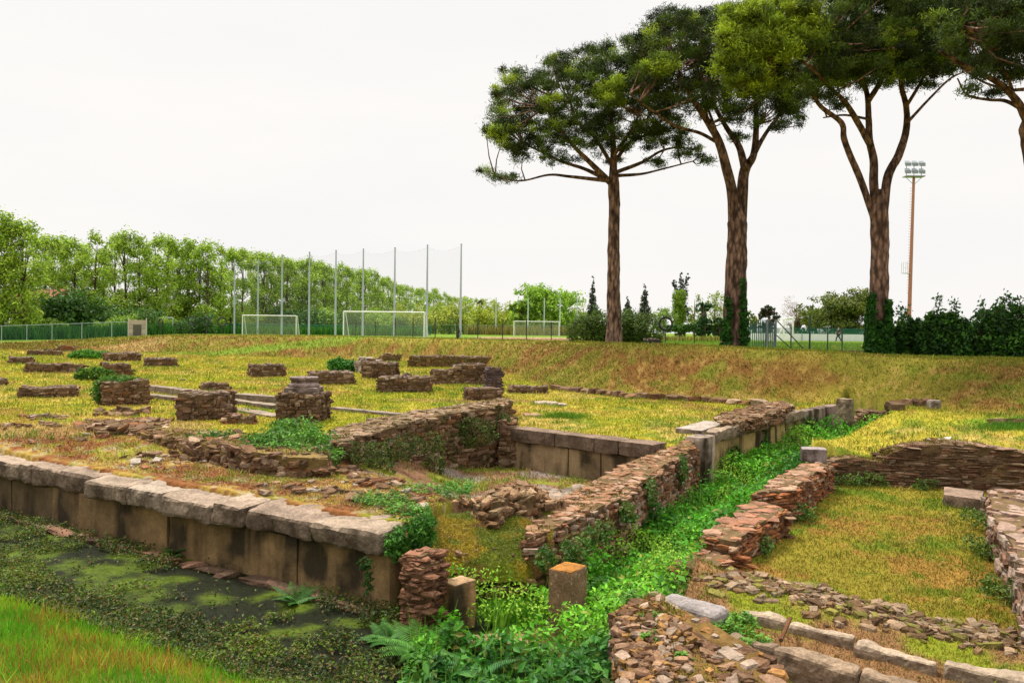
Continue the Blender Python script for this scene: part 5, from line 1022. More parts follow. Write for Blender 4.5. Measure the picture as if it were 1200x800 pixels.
# ------------------------------------------------------------------ shrubs and hedges behind the crest
CLIP = [(.06, .10, .018), (.09, .15, .02), (.13, .22, .02)]
bush('clipped_shrub', 'dark clipped shrub left of the leftmost pine trunk', 671, 722, 403, 358, 38, pal=CLIP, n=9000, size=.1, k=2)
bush('clipped_shrub', 'broad dark clipped shrub right of the leftmost pine trunk', 708, 774, 404, 356, 38.5, pal=CLIP, n=12000, size=.1, k=3)
def ivy_hedge():
    for lab, x0, x1, yb, yt, d, k in (('ivy-smothered hedge nearest the ivy-footed pine, lower than its neighbour', 1052, 1098, 419, 364, 29, 3), ('tallest bulky dark ivy hedge in the middle of the right-hand hedges', 1088, 1144, 421, 352, 28, 3), ('dark hedge at the right edge of the picture', 1144, 1235, 421, 350, 28, 4)):
        t = bush('ivy_hedge', lab, x0, x1, yb, yt, d, pal=[(.026, .09, .012), (.045, .14, .016), (.07, .19, .02), (.016, .05, .01)], n=9000, size=.15, k=k, up=.25, cat='hedge', flat=.6, grp='dark hedges at the right', core=None)
    mb = MB()
ivy_hedge()
def twigs(label, rows, d):
    base = P(rows[0][0], rows[0][1], d=d); t = thing('hedge_shoots', base, label, 'shoots')
    for (x0, y0, x1, y1) in rows:
        mb = MB(); lf = MB()
        a, b = P(x0, y0+6, d=d), P(x1, y1, d=d); tube(mb, [a, (a+b)/2+np.array([.05, 0, .05]), b], [.02, .014, .005], 5, (.08, .08, .03)); o = mb.build('shoot', M_wood, t)
        q = a+(b-a)*rng.random((70, 1))+rng.normal(0, .09, (70, 3)); leaves(lf, q, .12, pick([(.03, .10, .012), (.05, .14, .02)], 70), .2); lf.build('leaves', M_leaf, o)
twigs('young leafy shoots standing up from the tops of the right-hand hedges', [(1056, 372, 1054, 360), (1060, 372, 1062, 362), (1098, 362, 1101, 347), (1120, 362, 1118, 352), (1152, 366, 1150, 351), (1172, 360, 1180, 346), (1185, 356, 1180, 346), (1165, 362, 1172, 352), (1196, 358, 1192, 348)], 28)

# ------------------------------------------------------------------ trees further away
def leafy(name, H, cells, pal, n, size, trunk_r, trunk_c=(.16, .11, .08), bend=.3, up=.3, cl=16, shell=.7, forks=5, spread=.13, vr=.3, lo=.35):
    """tree at the origin; returns the Empty with trunk and crown"""
    t = thing(name, (0, 0, 0), 'tree', 'tree'); mb = MB(); x, y = random.uniform(-.3, .3)*bend, random.uniform(-.3, .3)*bend
    pts = [(0, 0, -.3), (x*.3, y*.3, H*.2), (x, y, H*.5), (x*1.6, y*1.3, H*.86)]; a, r_ = smooth_path(pts, [trunk_r*1.2, trunk_r, trunk_r*.7, trunk_r*.2], 5); tube(mb, a, r_, 8, trunk_c, amp=.1)
    for c, r in cells[:forks*2]:
        zb = max(H*.15, min(c[2]-r[2]*.5, H*.7)*random.uniform(.6, .95)); f = zb/(H*.86); s = np.array([np.interp(f, [0, .25, .58, 1], [p[k] for p in pts]) for k in (0, 1)]+[zb])
        tube(mb, [s, (s+np.array(c))/2+np.array([0, 0, .1*H*.2]), np.array(c)+np.array([0, 0, r[2]*.5])], [trunk_r*.4, trunk_r*.25, trunk_r*.08], 5, trunk_c)
    mb.build('trunk', M_wood, t, smooth=True); mb = MB(); foliage(mb, cells, n, size, pal, up, shell, cl=cl, spread=spread, vr=vr); mb.build('crown', M_leaf, t)
    return t
def robinia(i):
    random.seed(100+i); H = 14; cells = []
    for k in range(34):
        z = random.uniform(1.6, 13.3); w_ = 3.6*math.sin(math.pi*min(.97, (z+1.5)/15.4))**.55; a = random.uniform(0, 6.28); r = random.uniform(.2, 1)*w_*.7
        cells.append(((math.cos(a)*r, math.sin(a)*r, z), (random.uniform(.5, 1.1), random.uniform(.5, 1.1), random.uniform(.4, .9))))
    cells.append(((0, 0, 13.3), (.8, .8, .7)))
    return leafy('robinia_tree', H, cells, [(.27, .42, .03), (.38, .52, .05), (.16, .27, .02), (.42, .54, .07)], 4900, .28, .14, (.12, .08, .06), .8, up=.25, cl=9, shell=.8, forks=7, spread=.32, vr=.35)
protos = [robinia(i) for i in range(6)]
random.seed(5)
def ordw(n): return str(n)+('th' if 10 < n % 100 < 14 else {1: 'st', 2: 'nd', 3: 'rd'}.get(n % 10, 'th'))
cnt = {}
def spot(o, first, px, depth, zoff=0):
    p = P(px, hz(px), d=depth); return (p[0], p[1], zs(p[0], p[1])-.05)
tops = [(-40, 246), (0, 248), (30, 250), (60, 275), (110, 277), (150, 272), (200, 276), (250, 284), (300, 293), (350, 303), (400, 310), (450, 322), (500, 338), (550, 350), (600, 358)]
used = [False]*6; k = 0; px = -45
labs = ['airy tall tree in the left row, the tallest at the left edge', 'light green tree of the long row behind the fence']
while px < 580:
    ty = np.interp(px, [a for a, b in tops], [b for a, b in tops])+random.uniform(-6, 9)*(1 if px < 300 else .6); dep = 12.2*FPX/(hz(px)-np.interp(px, [a for a, b in tops], [b for a, b in tops])); sc_ = (hz(px)-ty)*dep/FPX/12.2*.94
    i = k % 6; o = protos[i]; loc = spot(o, 0, px, dep+random.uniform(-3, 5)); lab = 'leafy light green tree in the long row behind the playing field fence'
    if not used[i]: used[i] = True; o.location = Vector(loc); o.scale = (sc_*1.0, sc_*1.0, sc_); c = o; o.rotation_euler = (0, 0, random.uniform(0, 6.28))
    else: c = copy_thing(o, loc, random.uniform(0, 6.28), (sc_*random.uniform(.95, 1.25), sc_*random.uniform(.95, 1.25), sc_))
    c['label'] = ordw(k+1)+' airy tree from the left, '+('left of the wooden board' if px < 150 else 'right of the wooden board' if px < 270 else 'in the row behind the net poles'); c['category'] = 'tree'; c['group'] = 'row of airy trees behind the playing field'
    px += random.uniform(10, 14) if px < 300 else random.uniform(5.5, 8); k += 1
# second, darker understorey
def shrubt(i, pal, H=4.5, size=.32, n=1600):
    random.seed(200+i); cells = []
    for k in range(8): a = random.uniform(0, 6.28); r = random.uniform(0, 1.8); cells.append(((math.cos(a)*r, math.sin(a)*r, random.uniform(.9, H-1)), (1.3, 1.3, 1.1)))
    return leafy('undergrowth_bush', H, cells, pal, n, size, .09, forks=3, cl=12, shell=.6, spread=.2)
DK = [(.03, .09, .012), (.045, .12, .015), (.07, .16, .02)]; LT = [(.13, .26, .02), (.20, .35, .03), (.26, .37, .04)]; YG = [(.32, .38, .03), (.40, .44, .035), (.24, .33, .03)]
sp = [(shrubt(0, DK), 'dark green bush under the row of trees'), (shrubt(1, LT), 'mid green bush under the row of trees'), (shrubt(2, YG), 'yellow-green bush beyond the playing field')]
us = [False]*3; random.seed(11)
def put(i, px, depth, s, lab=None, grp='bushes under and beyond the tree row'):
    o, l = sp[i]; loc = spot(o, 0, px, depth)
    if not us[i]: us[i] = True; c = o; o.location = Vector(loc); o.scale = (s, s, s)
    else: c = copy_thing(o, loc, random.uniform(0, 6.28), s)
    cnt[lab or l] = cnt.get(lab or l, 0)+1; c['label'] = ordw(cnt[lab or l])+' '+(lab or l)+', counted from the left'; c['category'] = 'bush'; c['group'] = grp
px = -40
while px < 250:
    put(0 if random.random() < .6 else 1, px, random.uniform(84, 94), random.uniform(.45, .8)); px += random.uniform(10, 16)
for q in (62, 76, 90, 128, 150, 178): put(0, q, 92, random.uniform(1.3, 1.6) if q < 100 else random.uniform(.8, 1.0), 'large dark evergreen bush before the sheds', 'large dark bushes in front of the sheds')
px = 200
while px < 470: put(1 if random.random() < .6 else 0, px, random.uniform(120, 135), random.uniform(.8, 1.3)); px += random.uniform(9, 14)
px = 430
while px < 692: put(2 if random.random() < .75 else 1, px, random.uniform(165, 190), random.uniform(1.0, 1.75)); px += random.uniform(8, 12)
bush('field_bush', 'light green domed bush behind the left wire fence', 38, 72, 393, 373, 82, pal=[(.12, .22, .02), (.17, .28, .02)], n=3500, size=.28, k=3)

def far_tree(label, px, ytop, wpx, depth, pal, n=3500, size=.4, cells=14, name='broadleaf_tree', base=None, lowf=.25, tr=.3, tc=(.14, .1, .07), shell=.6, cat='tree', grp=None, spread=.13, flat=.8):
    random.seed(int(px*7+ytop)); p = P(px, hz(px), d=depth); z0 = zs(p[0], p[1]); H = (hz(px)-ytop)/FPX*depth-z0; W_ = wpx/FPX*depth/2; cs = []
    for k in range(cells):
        z = H*random.uniform(lowf, .9); w_ = W_*math.sqrt(max(.05, 1-((z/H-.5)/.55)**2)); a = random.uniform(0, 6.28); r = w_*math.sqrt(random.random())*.75
        cs.append(((math.cos(a)*r, math.sin(a)*r*flat, z), (W_*.36, W_*.36, H*.13)))
    t = leafy(name, H, cs, pal, n, size, tr, tc, .3, forks=6, shell=shell, spread=spread); t.location = Vector((p[0], p[1], z0)); tag(t, label, cat, grp); return t
far_tree('big rounded bright green willow behind the far goal', 642, 331, 92, 170, [(.20, .36, .03), (.28, .46, .04), (.34, .50, .05)], 14000, .55, 34, lowf=.15, name='willow_tree', shell=.5)
far_tree('smaller bright green tree left of the big willow', 613, 352, 40, 165, LT, 4500, .5, 14, lowf=.1)
far_tree('reddish-leaved round tree beyond the bushes left of the willow', 567, 352, 22, 200, [(.16, .10, .07), (.22, .14, .08), (.12, .1, .05)], 2200, .5, 9)
far_tree('small dark tree peeping out left of the big willow', 605, 353, 18, 210, [(.03, .06, .03), (.05, .08, .03)], 1600, .5, 8)
far_tree('pinkish blossom bush beyond the far goal', 592, 361, 26, 200, [(.36, .22, .14), (.28, .24, .08), (.18, .22, .04)], 2000, .5, 8)
far_tree('airy pale green tree left of the ivy-clad cypress', 778, 355, 34, 80, [(.18, .28, .05), (.26, .36, .08)], 1500, .2, 10, tc=(.2, .18, .15), tr=.12, spread=.25, shell=.9)
far_tree('pale yellow-green thin tree between cypress and forked pine', 813, 342, 22, 95, [(.28, .34, .05), (.20, .28, .04)], 900, .22, 9, tc=(.2, .16, .13), tr=.12, spread=.3, shell=.9)
far_tree('wide airy yellow-green tree left of the forked pine', 838, 336, 44, 110, [(.30, .36, .06), (.22, .30, .05)], 2400, .28, 14, tc=(.2, .16, .13), tr=.15, spread=.3, shell=.9)
far_tree('dark green dense conifer left of the forked pine', 824, 352, 30, 85, [(.03, .08, .015), (.04, .11, .02)], 3800, .25, 12, lowf=.1)
far_tree('low dark bush tree just left of the forked pine', 845, 371, 30, 85, [(.03, .07, .015), (.05, .1, .02)], 2400, .25, 9, lowf=.1)
far_tree('small yellow-green tree just right of the forked pine', 884, 365, 24, 120, [(.25, .30, .05), (.2, .26, .04)], 1200, .35, 8)
far_tree('dark layered conifer behind the slatted gate', 901, 357, 30, 120, [(.035, .06, .02), (.05, .08, .02), (.1, .07, .04)], 2800, .4, 12, lowf=.15, tr=.25)
far_tree('leafless pinkish-grey tree behind the right-hand goal', 932, 348, 40, 150, [(.38, .30, .27), (.32, .22, .18)], 1500, .22, 18, tc=(.2, .15, .13), spread=.3, shell=1., lowf=.4, tr=.2)
far_tree('brownish low tree under the leafless one', 937, 372, 30, 150, [(.20, .13, .07), (.14, .12, .05)], 2200, .4, 9, lowf=.1)
far_tree('big round dark olive oak behind the white hoarding', 988, 340, 104, 140, [(.12, .16, .02), (.18, .21, .03), (.07, .10, .015)], 15000, .45, 30, lowf=.2, name='oak_tree', shell=.5)
far_tree('lime green tree left of the round oak', 956, 361, 30, 145, [(.16, .27, .02), (.22, .32, .03)], 3000, .45, 10, lowf=.15)
far_tree('low green tree between the ivy-footed pine and the mast', 1048, 376, 30, 130, [(.07, .13, .02), (.1, .17, .02)], 2200, .4, 8, lowf=.1)
def cypress(label, px, ytop, ybot, wpx, depth, pal=[(.03, .055, .02), (.045, .07, .025)], n=4500, extra=()):
    p = P(px, hz(px), d=depth); z0 = zs(p[0], p[1]); H = (hz(px)-ytop)/FPX*depth-z0; W_ = wpx*1.25/FPX*depth/2; t = thing('cypress_tree', (p[0], p[1], z0), label, 'cypress', None)
    mb = MB(); tube(mb, [(p[0], p[1], z0-.2), (p[0], p[1], z0+H*.9)], [W_*.25, .03], 8, (.15, .1, .07)); mb.build('trunk', M_wood, t)
    es = []
    for k in range(16):
        f = (k+.5)/16; r = W_*(math.sin(math.pi*(.15+.85*f)**.75) if f > .3 else .85)*random.uniform(.85, 1.1); r = max(r*(1 if f < .8 else 1.1*(1-f)/.2+.15), .12)
        es.append((np.array([p[0]+random.uniform(-.1, .1)*W_, p[1], z0+H*(.05+.93*f)]), (r, r, H*.05)))
    for (dx, y0, y1) in extra:
        for yy in np.linspace(y0, y1, 5): es.append((P(px+dx*(.7+.3*(y0-yy)/max(1, y0-y1)), yy, d=depth), (.22, .22, .35)))
    mb = MB(); foliage(mb, es, n, .2, pal, .1, .4, cl=10, spread=.2); mb.build('crown', M_leaf, t); return p, z0
cypress('slender dark cypress left of the leftmost pine trunk', 694, 324, 385, 10, 110)
cypress('short dark cypress just right of the leftmost pine trunk', 735, 347, 385, 11, 110)
cypress('mid-height dark cypress alone to the right of the leftmost pine', 755, 332, 385, 12, 105)
cypress('tallest ragged cypress with side spikes and bright ivy on its lower half', 797, 316, 385, 15, 90, extra=((9, 345, 324), (-7, 338, 332)))
ivy('bright green ivy covering the lower half of the tallest cypress', [(P(796, y, d=88.9), (.75, .7, .75)) for y in (346, 353, 360, 367, 373)], 3600, .2, pal=[(.20, .33, .02), (.14, .26, .02), (.26, .36, .03)])
far_tree('thin pale green sapling in front of the slender cypress', 700, 356, 16, 100, [(.12, .22, .06), (.1, .18, .05)], 900, .2, 7, tr=.06)
bush('field_hedge', 'low trimmed hedge across the garden behind the ring post', 770, 852, 388, 378, 85, pal=[(.06, .14, .02), (.09, .19, .025)], n=5000, size=.22, k=7, cat='hedge', flat=.2)
def reeds(label, x0, x1, d, h, c, n=2600):
    a, b = P(x0, hz(x0), d=d), P(x1, hz(x1), d=d); f = rng.random(n); x = a[0]+(b[0]-a[0])*f; y = a[1]+(b[1]-a[1])*f+rng.normal(0, .5, n); z = zg(x, y)
    mb = MB(); blades(mb, np.column_stack([x, y, z]), h*rng.uniform(.5, 1.2, n), .10, pick(c, n, .25), .3); tag(mb.build('tall_grass', M_blade), label, 'grass', kind='stuff')
reeds('dry yellow tall grass in the garden behind the ring post', 762, 852, 74, .55, [(.30, .27, .04), (.22, .27, .03), (.36, .26, .10), (.14, .2, .03)], 1500)
reeds('pale dry tall grass along the far side of the playing field', 545, 695, 160, 2.0, [(.36, .30, .06), (.25, .26, .04), (.4, .32, .12)])
reeds('deep green rough grass at the foot of the tree row', -60, 200, 79, 1.3, [(.03, .11, .015), (.05, .15, .02)], 6000)
reeds('mid green rough grass along the fence behind the left goals', 160, 500, 108, 1.2, [(.04, .15, .02), (.07, .2, .02)], 5000)
reeds('rough green grass under the hedge beyond the right pitch', 860, 1060, 112, 1.3, [(.04, .12, .03), (.06, .15, .03)], 3000)

# ------------------------------------------------------------------ playing field furniture
WHT = (.78, .77, .72)
def gp(px, d): p = P(px, hz(px), d=d); return np.array([p[0], p[1], zs(p[0], p[1])])
def goal(label, pxl, dl, pxr, dr, H=2.44, deep=1.6, net=True, c=WHT, w_=.12, grp='goals on the playing field', dirn=1):
    a, b = gp(pxl, dl), gp(pxr, dr); a[2] = b[2] = min(a[2], b[2]); t = thing('football_goal', (a+b)/2, label, 'goal', grp); up = np.array([0, 0, H]); d = (b-a)[:2]; d /= np.linalg.norm(d); n = np.array([-d[1], d[0], 0])*deep*dirn
    for q in (a, b): mb = MB(); beam(mb, q, q+up, w_, c, 8); mb.build('goal_post', M_white, t)
    mb = MB(); beam(mb, a+up, b+up, w_, c, 8); mb.build('crossbar', M_white, t)
    for q in (a, b): mb = MB(); tube(mb, [q+up, q+up+n*.35, q+n], .035, 6, c); mb.build('net_stay', M_white, t)
    mb = MB(); mb.add([a+up, b+up, b+up+n*.35, a+up+n*.35, b+n, a+n, a, b], quads=[[0, 1, 2, 3], [3, 2, 4, 5]], tris=[[0, 3, 6], [3, 5, 6], [1, 2, 7], [2, 4, 7]], c=WHT); mb.build('goal_net', M_goalnet, t)
    return t
goal('smaller goal at left between the tall net poles', 284, 99, 347, 99)
goal('large goal seen face-on in front of the tall net poles', 402.5, 72, 497, 71)
goal('distant goal seen beyond the far dirt pitch', 602, 131, 655, 130)
goal('goal seen from its side behind the wire fence at right', 929, 77, 918.5, 84, dirn=1, w_=.2)
def small_frame():
    a, b = gp(190.5, 88), gp(202.5, 88); t = thing('metal_frame', a, 'small pale metal frame standing alone right of the wooden board', 'frame')
    for q in (a, b): mb = MB(); beam(mb, q, q+np.array([0, 0, 1.95]), .1, (.5, .58, .62)); mb.build('frame_leg', M_metal, t)
    mb = MB(); beam(mb, a+np.array([0, 0, 1.95]), b+np.array([0, 0, 1.95]), .1, (.5, .58, .62)); mb.build('frame_bar', M_metal, t)
small_frame()
poles = [(275.5, 304, 392), (303, 305, 392), (331, 299, 392), (363, 296, 392), (394, 294, 392), (426, 292.5, 392), (463, 291, 394), (501, 288, 396), (540.5, 287, 397)]
def netpoles():
    pr = None; H = 10.; locs = []
    for (px, yt, yb) in poles:
        d = 9.15*FPX/(hz(px)-yt); p = gp(px-1.0, d); locs.append(p)
    t = thing('net_pole', (0, 0, 0), 'tall grey steel net pole in the row between the goals', 'pole', 'tall ball-net poles in a row'); mb = MB(); tube(mb, [(0, 0, -.2), (0, 0, 5), (0, 0, 10.0)], [.13, .11, .075], 10, (.36, .41, .44)); mb.build('shaft', M_metal, t); mb = MB(); beam(mb, (0, 0, 9.98), (0, 0, 10.08), .2, (.3, .33, .36)); mb.build('pole_cap', M_metal, t)
    names = ['leftmost tall grey net pole, left of the small goal', 'tall net pole crossing the left part of the small goal', 'tall net pole crossing the right part of the small goal', 'tall net pole right of the small goal', 'tall net pole just left of the large goal', 'tall net pole crossing the left part of the large goal', 'tall net pole crossing the right part of the large goal', 'tall net pole just right of the large goal', 'rightmost and tallest net pole, alone on the right']
    for i, p in enumerate(locs):
        if i == 0: t.location = Vector(p); t['label'] = names[0]
        else: copy_thing(t, p, 0, 1, names[i])
    n = thing('ball_net', locs[4], 'very fine high ball net hung between the tall grey poles', 'net')
    for a, b in zip(locs[:-1], locs[1:]):
        mb = MB(); u = np.array([0, 0, 1.]); k = 10; V = []
        for i in range(k+1):
            q = a+(b-a)*i/k; sag = .35*math.sin(math.pi*i/k); V += [q+u*1.5, q+u*(9.8-sag)]
        mb.add(V, quads=[[2*i, 2*i+2, 2*i+3, 2*i+1] for i in range(k)]); mb.build('net_panel', M_net, n)
    mb = MB()
    for a, b in zip(locs[:-1], locs[1:]): tube(mb, [a+(b-a)*i/8+np.array([0, 0, 9.8-.35*math.sin(math.pi*i/8)]) for i in range(9)], .010, 4, (.45, .47, .5))
    mb.build('top_cable', M_metal, n)
netpoles()
fp = thing('net_pole', (0, 0, 0), 'x', 'pole', 'distant net poles around the far goal'); mb = MB(); tube(mb, [(0, 0, -.2), (0, 0, 7.6)], [.13, .09], 8, (.5, .56, .58)); mb.build('shaft', M_metal, fp)
for i, (px, lab) in enumerate(((581, 'distant net pole left of the far goal'), (618.5, 'distant net pole behind the left part of the far goal'), (637.5, 'distant net pole behind the right part of the far goal'), (656, 'distant net pole at the right post of the far goal'), (676, 'distant net pole at the right edge of the big willow'))):
    p = gp(px, 160)
    if i == 0: fp.location = Vector(p); fp['label'] = lab
    else: copy_thing(fp, p, 0, 1, lab)
# dark slim fence stakes along the crest
stk = thing('fence_stake', (0, 0, 0), 'x', 'stake', 'dark fence stakes along the crest'); mb = MB(); tube(mb, [(0, 0, -.1), (0, 0, 1.18)], .03, 6, (.03, .03, .025)); tube(mb, [(0, 0, .78), (0, 0, .92)], .045, 6, (.05, .04, .03)); mb.build('shaft', M_metal, stk)
for i, (px, d, s) in enumerate(((417, 60, 1), (440, 58, 1), (463, 56, 1.2), (484, 54, 1.2), (510, 53, 1.15), (535, 51, .9), (560, 49, 1.1), (589, 47, 1.05), (617, 45, 1.0), (646, 43, .9), (814, 33, .65))):
    p = gp(px, d); lab = ['first and leftmost dark fence stake on the crest, left of the large goal', 'dark fence stake under the left part of the large goal', 'dark fence stake under the middle of the large goal', 'dark fence stake just inside the right post of the large goal', 'dark fence stake just right of the large goal', 'short dark stake left of the tallest net pole', 'dark fence stake with thick top right of the tallest net pole', 'dark fence stake left of the far goal', 'dark fence stake in the left part of the far goal', 'dark fence stake in the right part of the far goal', 'rusty stake on the crest between ring post and forked pine'][i]
    if i == 0: stk.location = Vector(p); stk['label'] = lab
    else: copy_thing(stk, p, 0, s, lab)
def fence(label, pts, H, step, c, pw=.06, panel=M_wire, top=True, panelz=(0, 1), name='wire_fence'):
    P3 = [gp(px, d) for px, d in pts]; t = thing(name, P3[0], label, 'fence')
    pp = [P3[0]]
    for a, b in zip(P3[:-1], P3[1:]):
        L = np.linalg.norm((b-a)[:2]); n = max(1, int(round(L/step)))
        for i in range(n): q = a+(b-a)*(i+1)/n; q[2] = zs(q[0], q[1]); pp.append(q)
    for q in pp: mb = MB(); beam(mb, q-np.array([0, 0, .1]), q+np.array([0, 0, H]), pw, c); mb.build('fence_post', M_metal, t)
    V = []; 
    for q in pp: V += [q+np.array([0, 0, H*panelz[0]]), q+np.array([0, 0, H*panelz[1]])]
    mb = MB(); mb.add(V, quads=[[2*i, 2*i+2, 2*i+3, 2*i+1] for i in range(len(pp)-1)], c=c); mb.build('mesh_panel', panel, t)
    if top:
        mb = MB(); tube(mb, [q+np.array([0, 0, H*.97]) for q in pp], .015, 4, c); mb.build('top_rail', M_metal, t)
fence('low green wire fence with pale posts in front of the left bushes', [(-60, 73.5), (2, 73), (61, 73), (131, 73), (150, 75)], 1.55, 2.25, (.30, .40, .38))
fence('green windscreen fence along the far touchline behind the left goals', [(160, 112), (280, 114), (400, 118), (505, 124)], 1.5, 4, (.1, .25, .2), panel=M_screen)
fence('thin green fence beyond the far goal', [(500, 158), (600, 160), (700, 158)], 2.0, 5, (.2, .33, .25))
fence('tall dark green fence behind the white hoarding', [(866, 108), (960, 108), (1060, 108)], 1.7, 3, (.02, .1, .07), panel=M_screen)
fence('wire fence with dark posts on the crest between gate and ivy-footed pine', [(927, 35.5), (949, 36), (970, 36), (987, 36), (1013, 36), (1022, 36)], 1.15, 3, (.03, .07, .05), top=False)
one('tall_fence_post', 'tallest dark green fence post right of the side-on goal', 'post', lambda mb: beam(mb, gp(949, 35.9)-np.array([0, 0, .1]), gp(949, 35.9)+np.array([0, 0, 1.72]), .08, (.02, .06, .05)), M_metal)
one('low_kerb', 'long dark kerb under the crest fence beside the forked pine', 'kerb', lambda mb: tube(mb, [gp(px, 34.6)+np.array([0, 0, .05]) for px in (868, 900, 940, 980, 1022)], .09, 5, (.10, .06, .04)), M_stone)
def gate():
    t = thing('slatted_gate', gp(890, 35.2), 'dark green vertical-bar gate right of the forked pine', 'gate')
    for i in range(17):
        f = i/16; px = 873+36*f**.85; q = gp(px, 35.2-.4*f); mb = MB(); beam(mb, q, q+np.array([0, 0, 1.22+.22*math.sin(f*3)]), .035+.02*f, (.03, .12, .12) if f < .6 else (.12, .16, .17), 4); mb.build('gate_bar', M_metal, t)
    for f, h in ((0, 0), (.15, .15), (1.1, 1.1)):
        if f == 0: continue
        mb = MB(); a, b = gp(873, 35.2), gp(909, 34.8); beam(mb, a+np.array([0, 0, h]), b+np.array([0, 0, h]), .04, (.04, .12, .12)); mb.build('gate_rail', M_metal, t)
    for px in (899, 909): q = gp(px, 34.9); mb = MB(); beam(mb, q, q+np.array([0, 0, 1.45]), .09, (.25, .30, .32)); mb.build('gate_post', M_metal, t)
gate()
def brace(label, x0, y0, x1, y1): one('brace_bar', label, 'brace', lambda mb: beam(mb, P(x0, y0, d=35.7), P(x1, y1, d=35.7), .05, (.03, .05, .04)), M_metal)
brace('upper diagonal bar running down from the gate to the fence', 911, 376, 942, 409); brace('lower diagonal bar from the gate to the fence foot', 909, 392, 927, 408)
def hoarding():
    t = thing('white_hoarding', gp(960, 100), 'long low white hoarding beyond the right pitch', 'hoarding'); px = [870, 905, 940, 986, 1030, 1068, 1100]
    for a_, b_ in zip(px[:-1], px[1:]):
        a, b = gp(a_+.3, 100), gp(b_-.3, 100); d = b-a; mb = MB(); box(mb, ((a+b)/2+np.array([0, 0, .5])), (np.linalg.norm(d[:2]), .06, .85), math.atan2(d[1], d[0]), (.80, .79, .80)); mb.build('board', M_white, t)
    for a_ in px: mb = MB(); q = gp(a_, 99.9); beam(mb, q, q+np.array([0, 0, 1.0]), .1, (.3, .35, .35)); mb.build('board_post', M_metal, t)
hoarding()
def rings():
    t = thing('ring_post', (0, 0, 0), 'x', 'ring post', 'ring targets on posts'); mb = MB(); th = np.linspace(0, 2*math.pi, 25); tube(mb, [(.27*math.cos(a), 0, 1.02+.27*math.sin(a)) for a in th], .042, 8, (.03, .03, .03), cap=False); mb.build('ring', M_rubber, t)
    mb = MB(); tube(mb, [(0, 0, -.1), (0, 0, .75)], .022, 6, (.04, .05, .04)); mb.build('post', M_metal, t); mb = MB(); tube(mb, [(0, 0, .75), (0, 0, 1.29)], .008, 5, (.1, .12, .1)); mb.build('cross_wire', M_metal, t)
    t.location = Vector(gp(780, 34)); t['label'] = 'large black ring on a thin post right of the clipped shrubs'
    for i, (px, d, s, lab) in enumerate(((225, 70, 1.35, 'first small ring post left of the small goal'), (242, 70, 1.35, 'second small ring post left of the small goal'), (260, 70, 1.35, 'third small ring post, nearest the small goal'), (188.5, 70, 1.2, 'dark ring post beside the small metal frame'))):
        copy_thing(t, gp(px, d), random.uniform(-.9, .9), s, lab)
rings()
def plant_pot():
    p = gp(765, 35.5); t = thing('plant_pot', p, 'black square planter with earth at the foot of the clipped shrub', 'planter'); mb = MB(); rbox(mb, p+np.array([0, 0, .2]), (.5, .5, .42), .5, .02, .1, .004, (.03, .03, .03), taper=-.12); mb.build('pot', M_rubber, t); mb = MB(); C = p+np.column_stack([rng.normal(0, .12, (20, 2)), np.full(20, .42)]); stones(mb, C, np.full((20, 3), .1), np.zeros(20), pick([(.2, .13, .09), (.4, .3, .25)], 20)); mb.build('soil', M_stone, t)
plant_pot()
def board():
    a, b = gp(150.5, 73.5), gp(171.5, 73.5); t = thing('wooden_board', a, 'grey weathered horizontal-plank panel with dark middle between two posts', 'board'); L = np.linalg.norm((b-a)[:2]); d = (b-a)[:2]/L; yaw = math.atan2(d[1], d[0])
    for i in range(9):
        mb = MB(); box(mb, (a+b)/2+np.array([0, 0, .15+i*.175]), (L-.1, .04, .16), yaw, np.array((.42, .35, .27))*random.uniform(.8, 1.15)); mb.build('plank', M_plaster, t)
    mb = MB(); box(mb, (a+b)/2+np.array([0, -.05, .7]), (.75, .03, 1.0), yaw, (.10, .09, .07)); mb.build('dark_panel', M_plaster, t)
    for q in (a, b): mb = MB(); beam(mb, q, q+np.array([0, 0, 1.78]), .1, (.5, .45, .38)); mb.build('board_post', M_metal, t)
board()
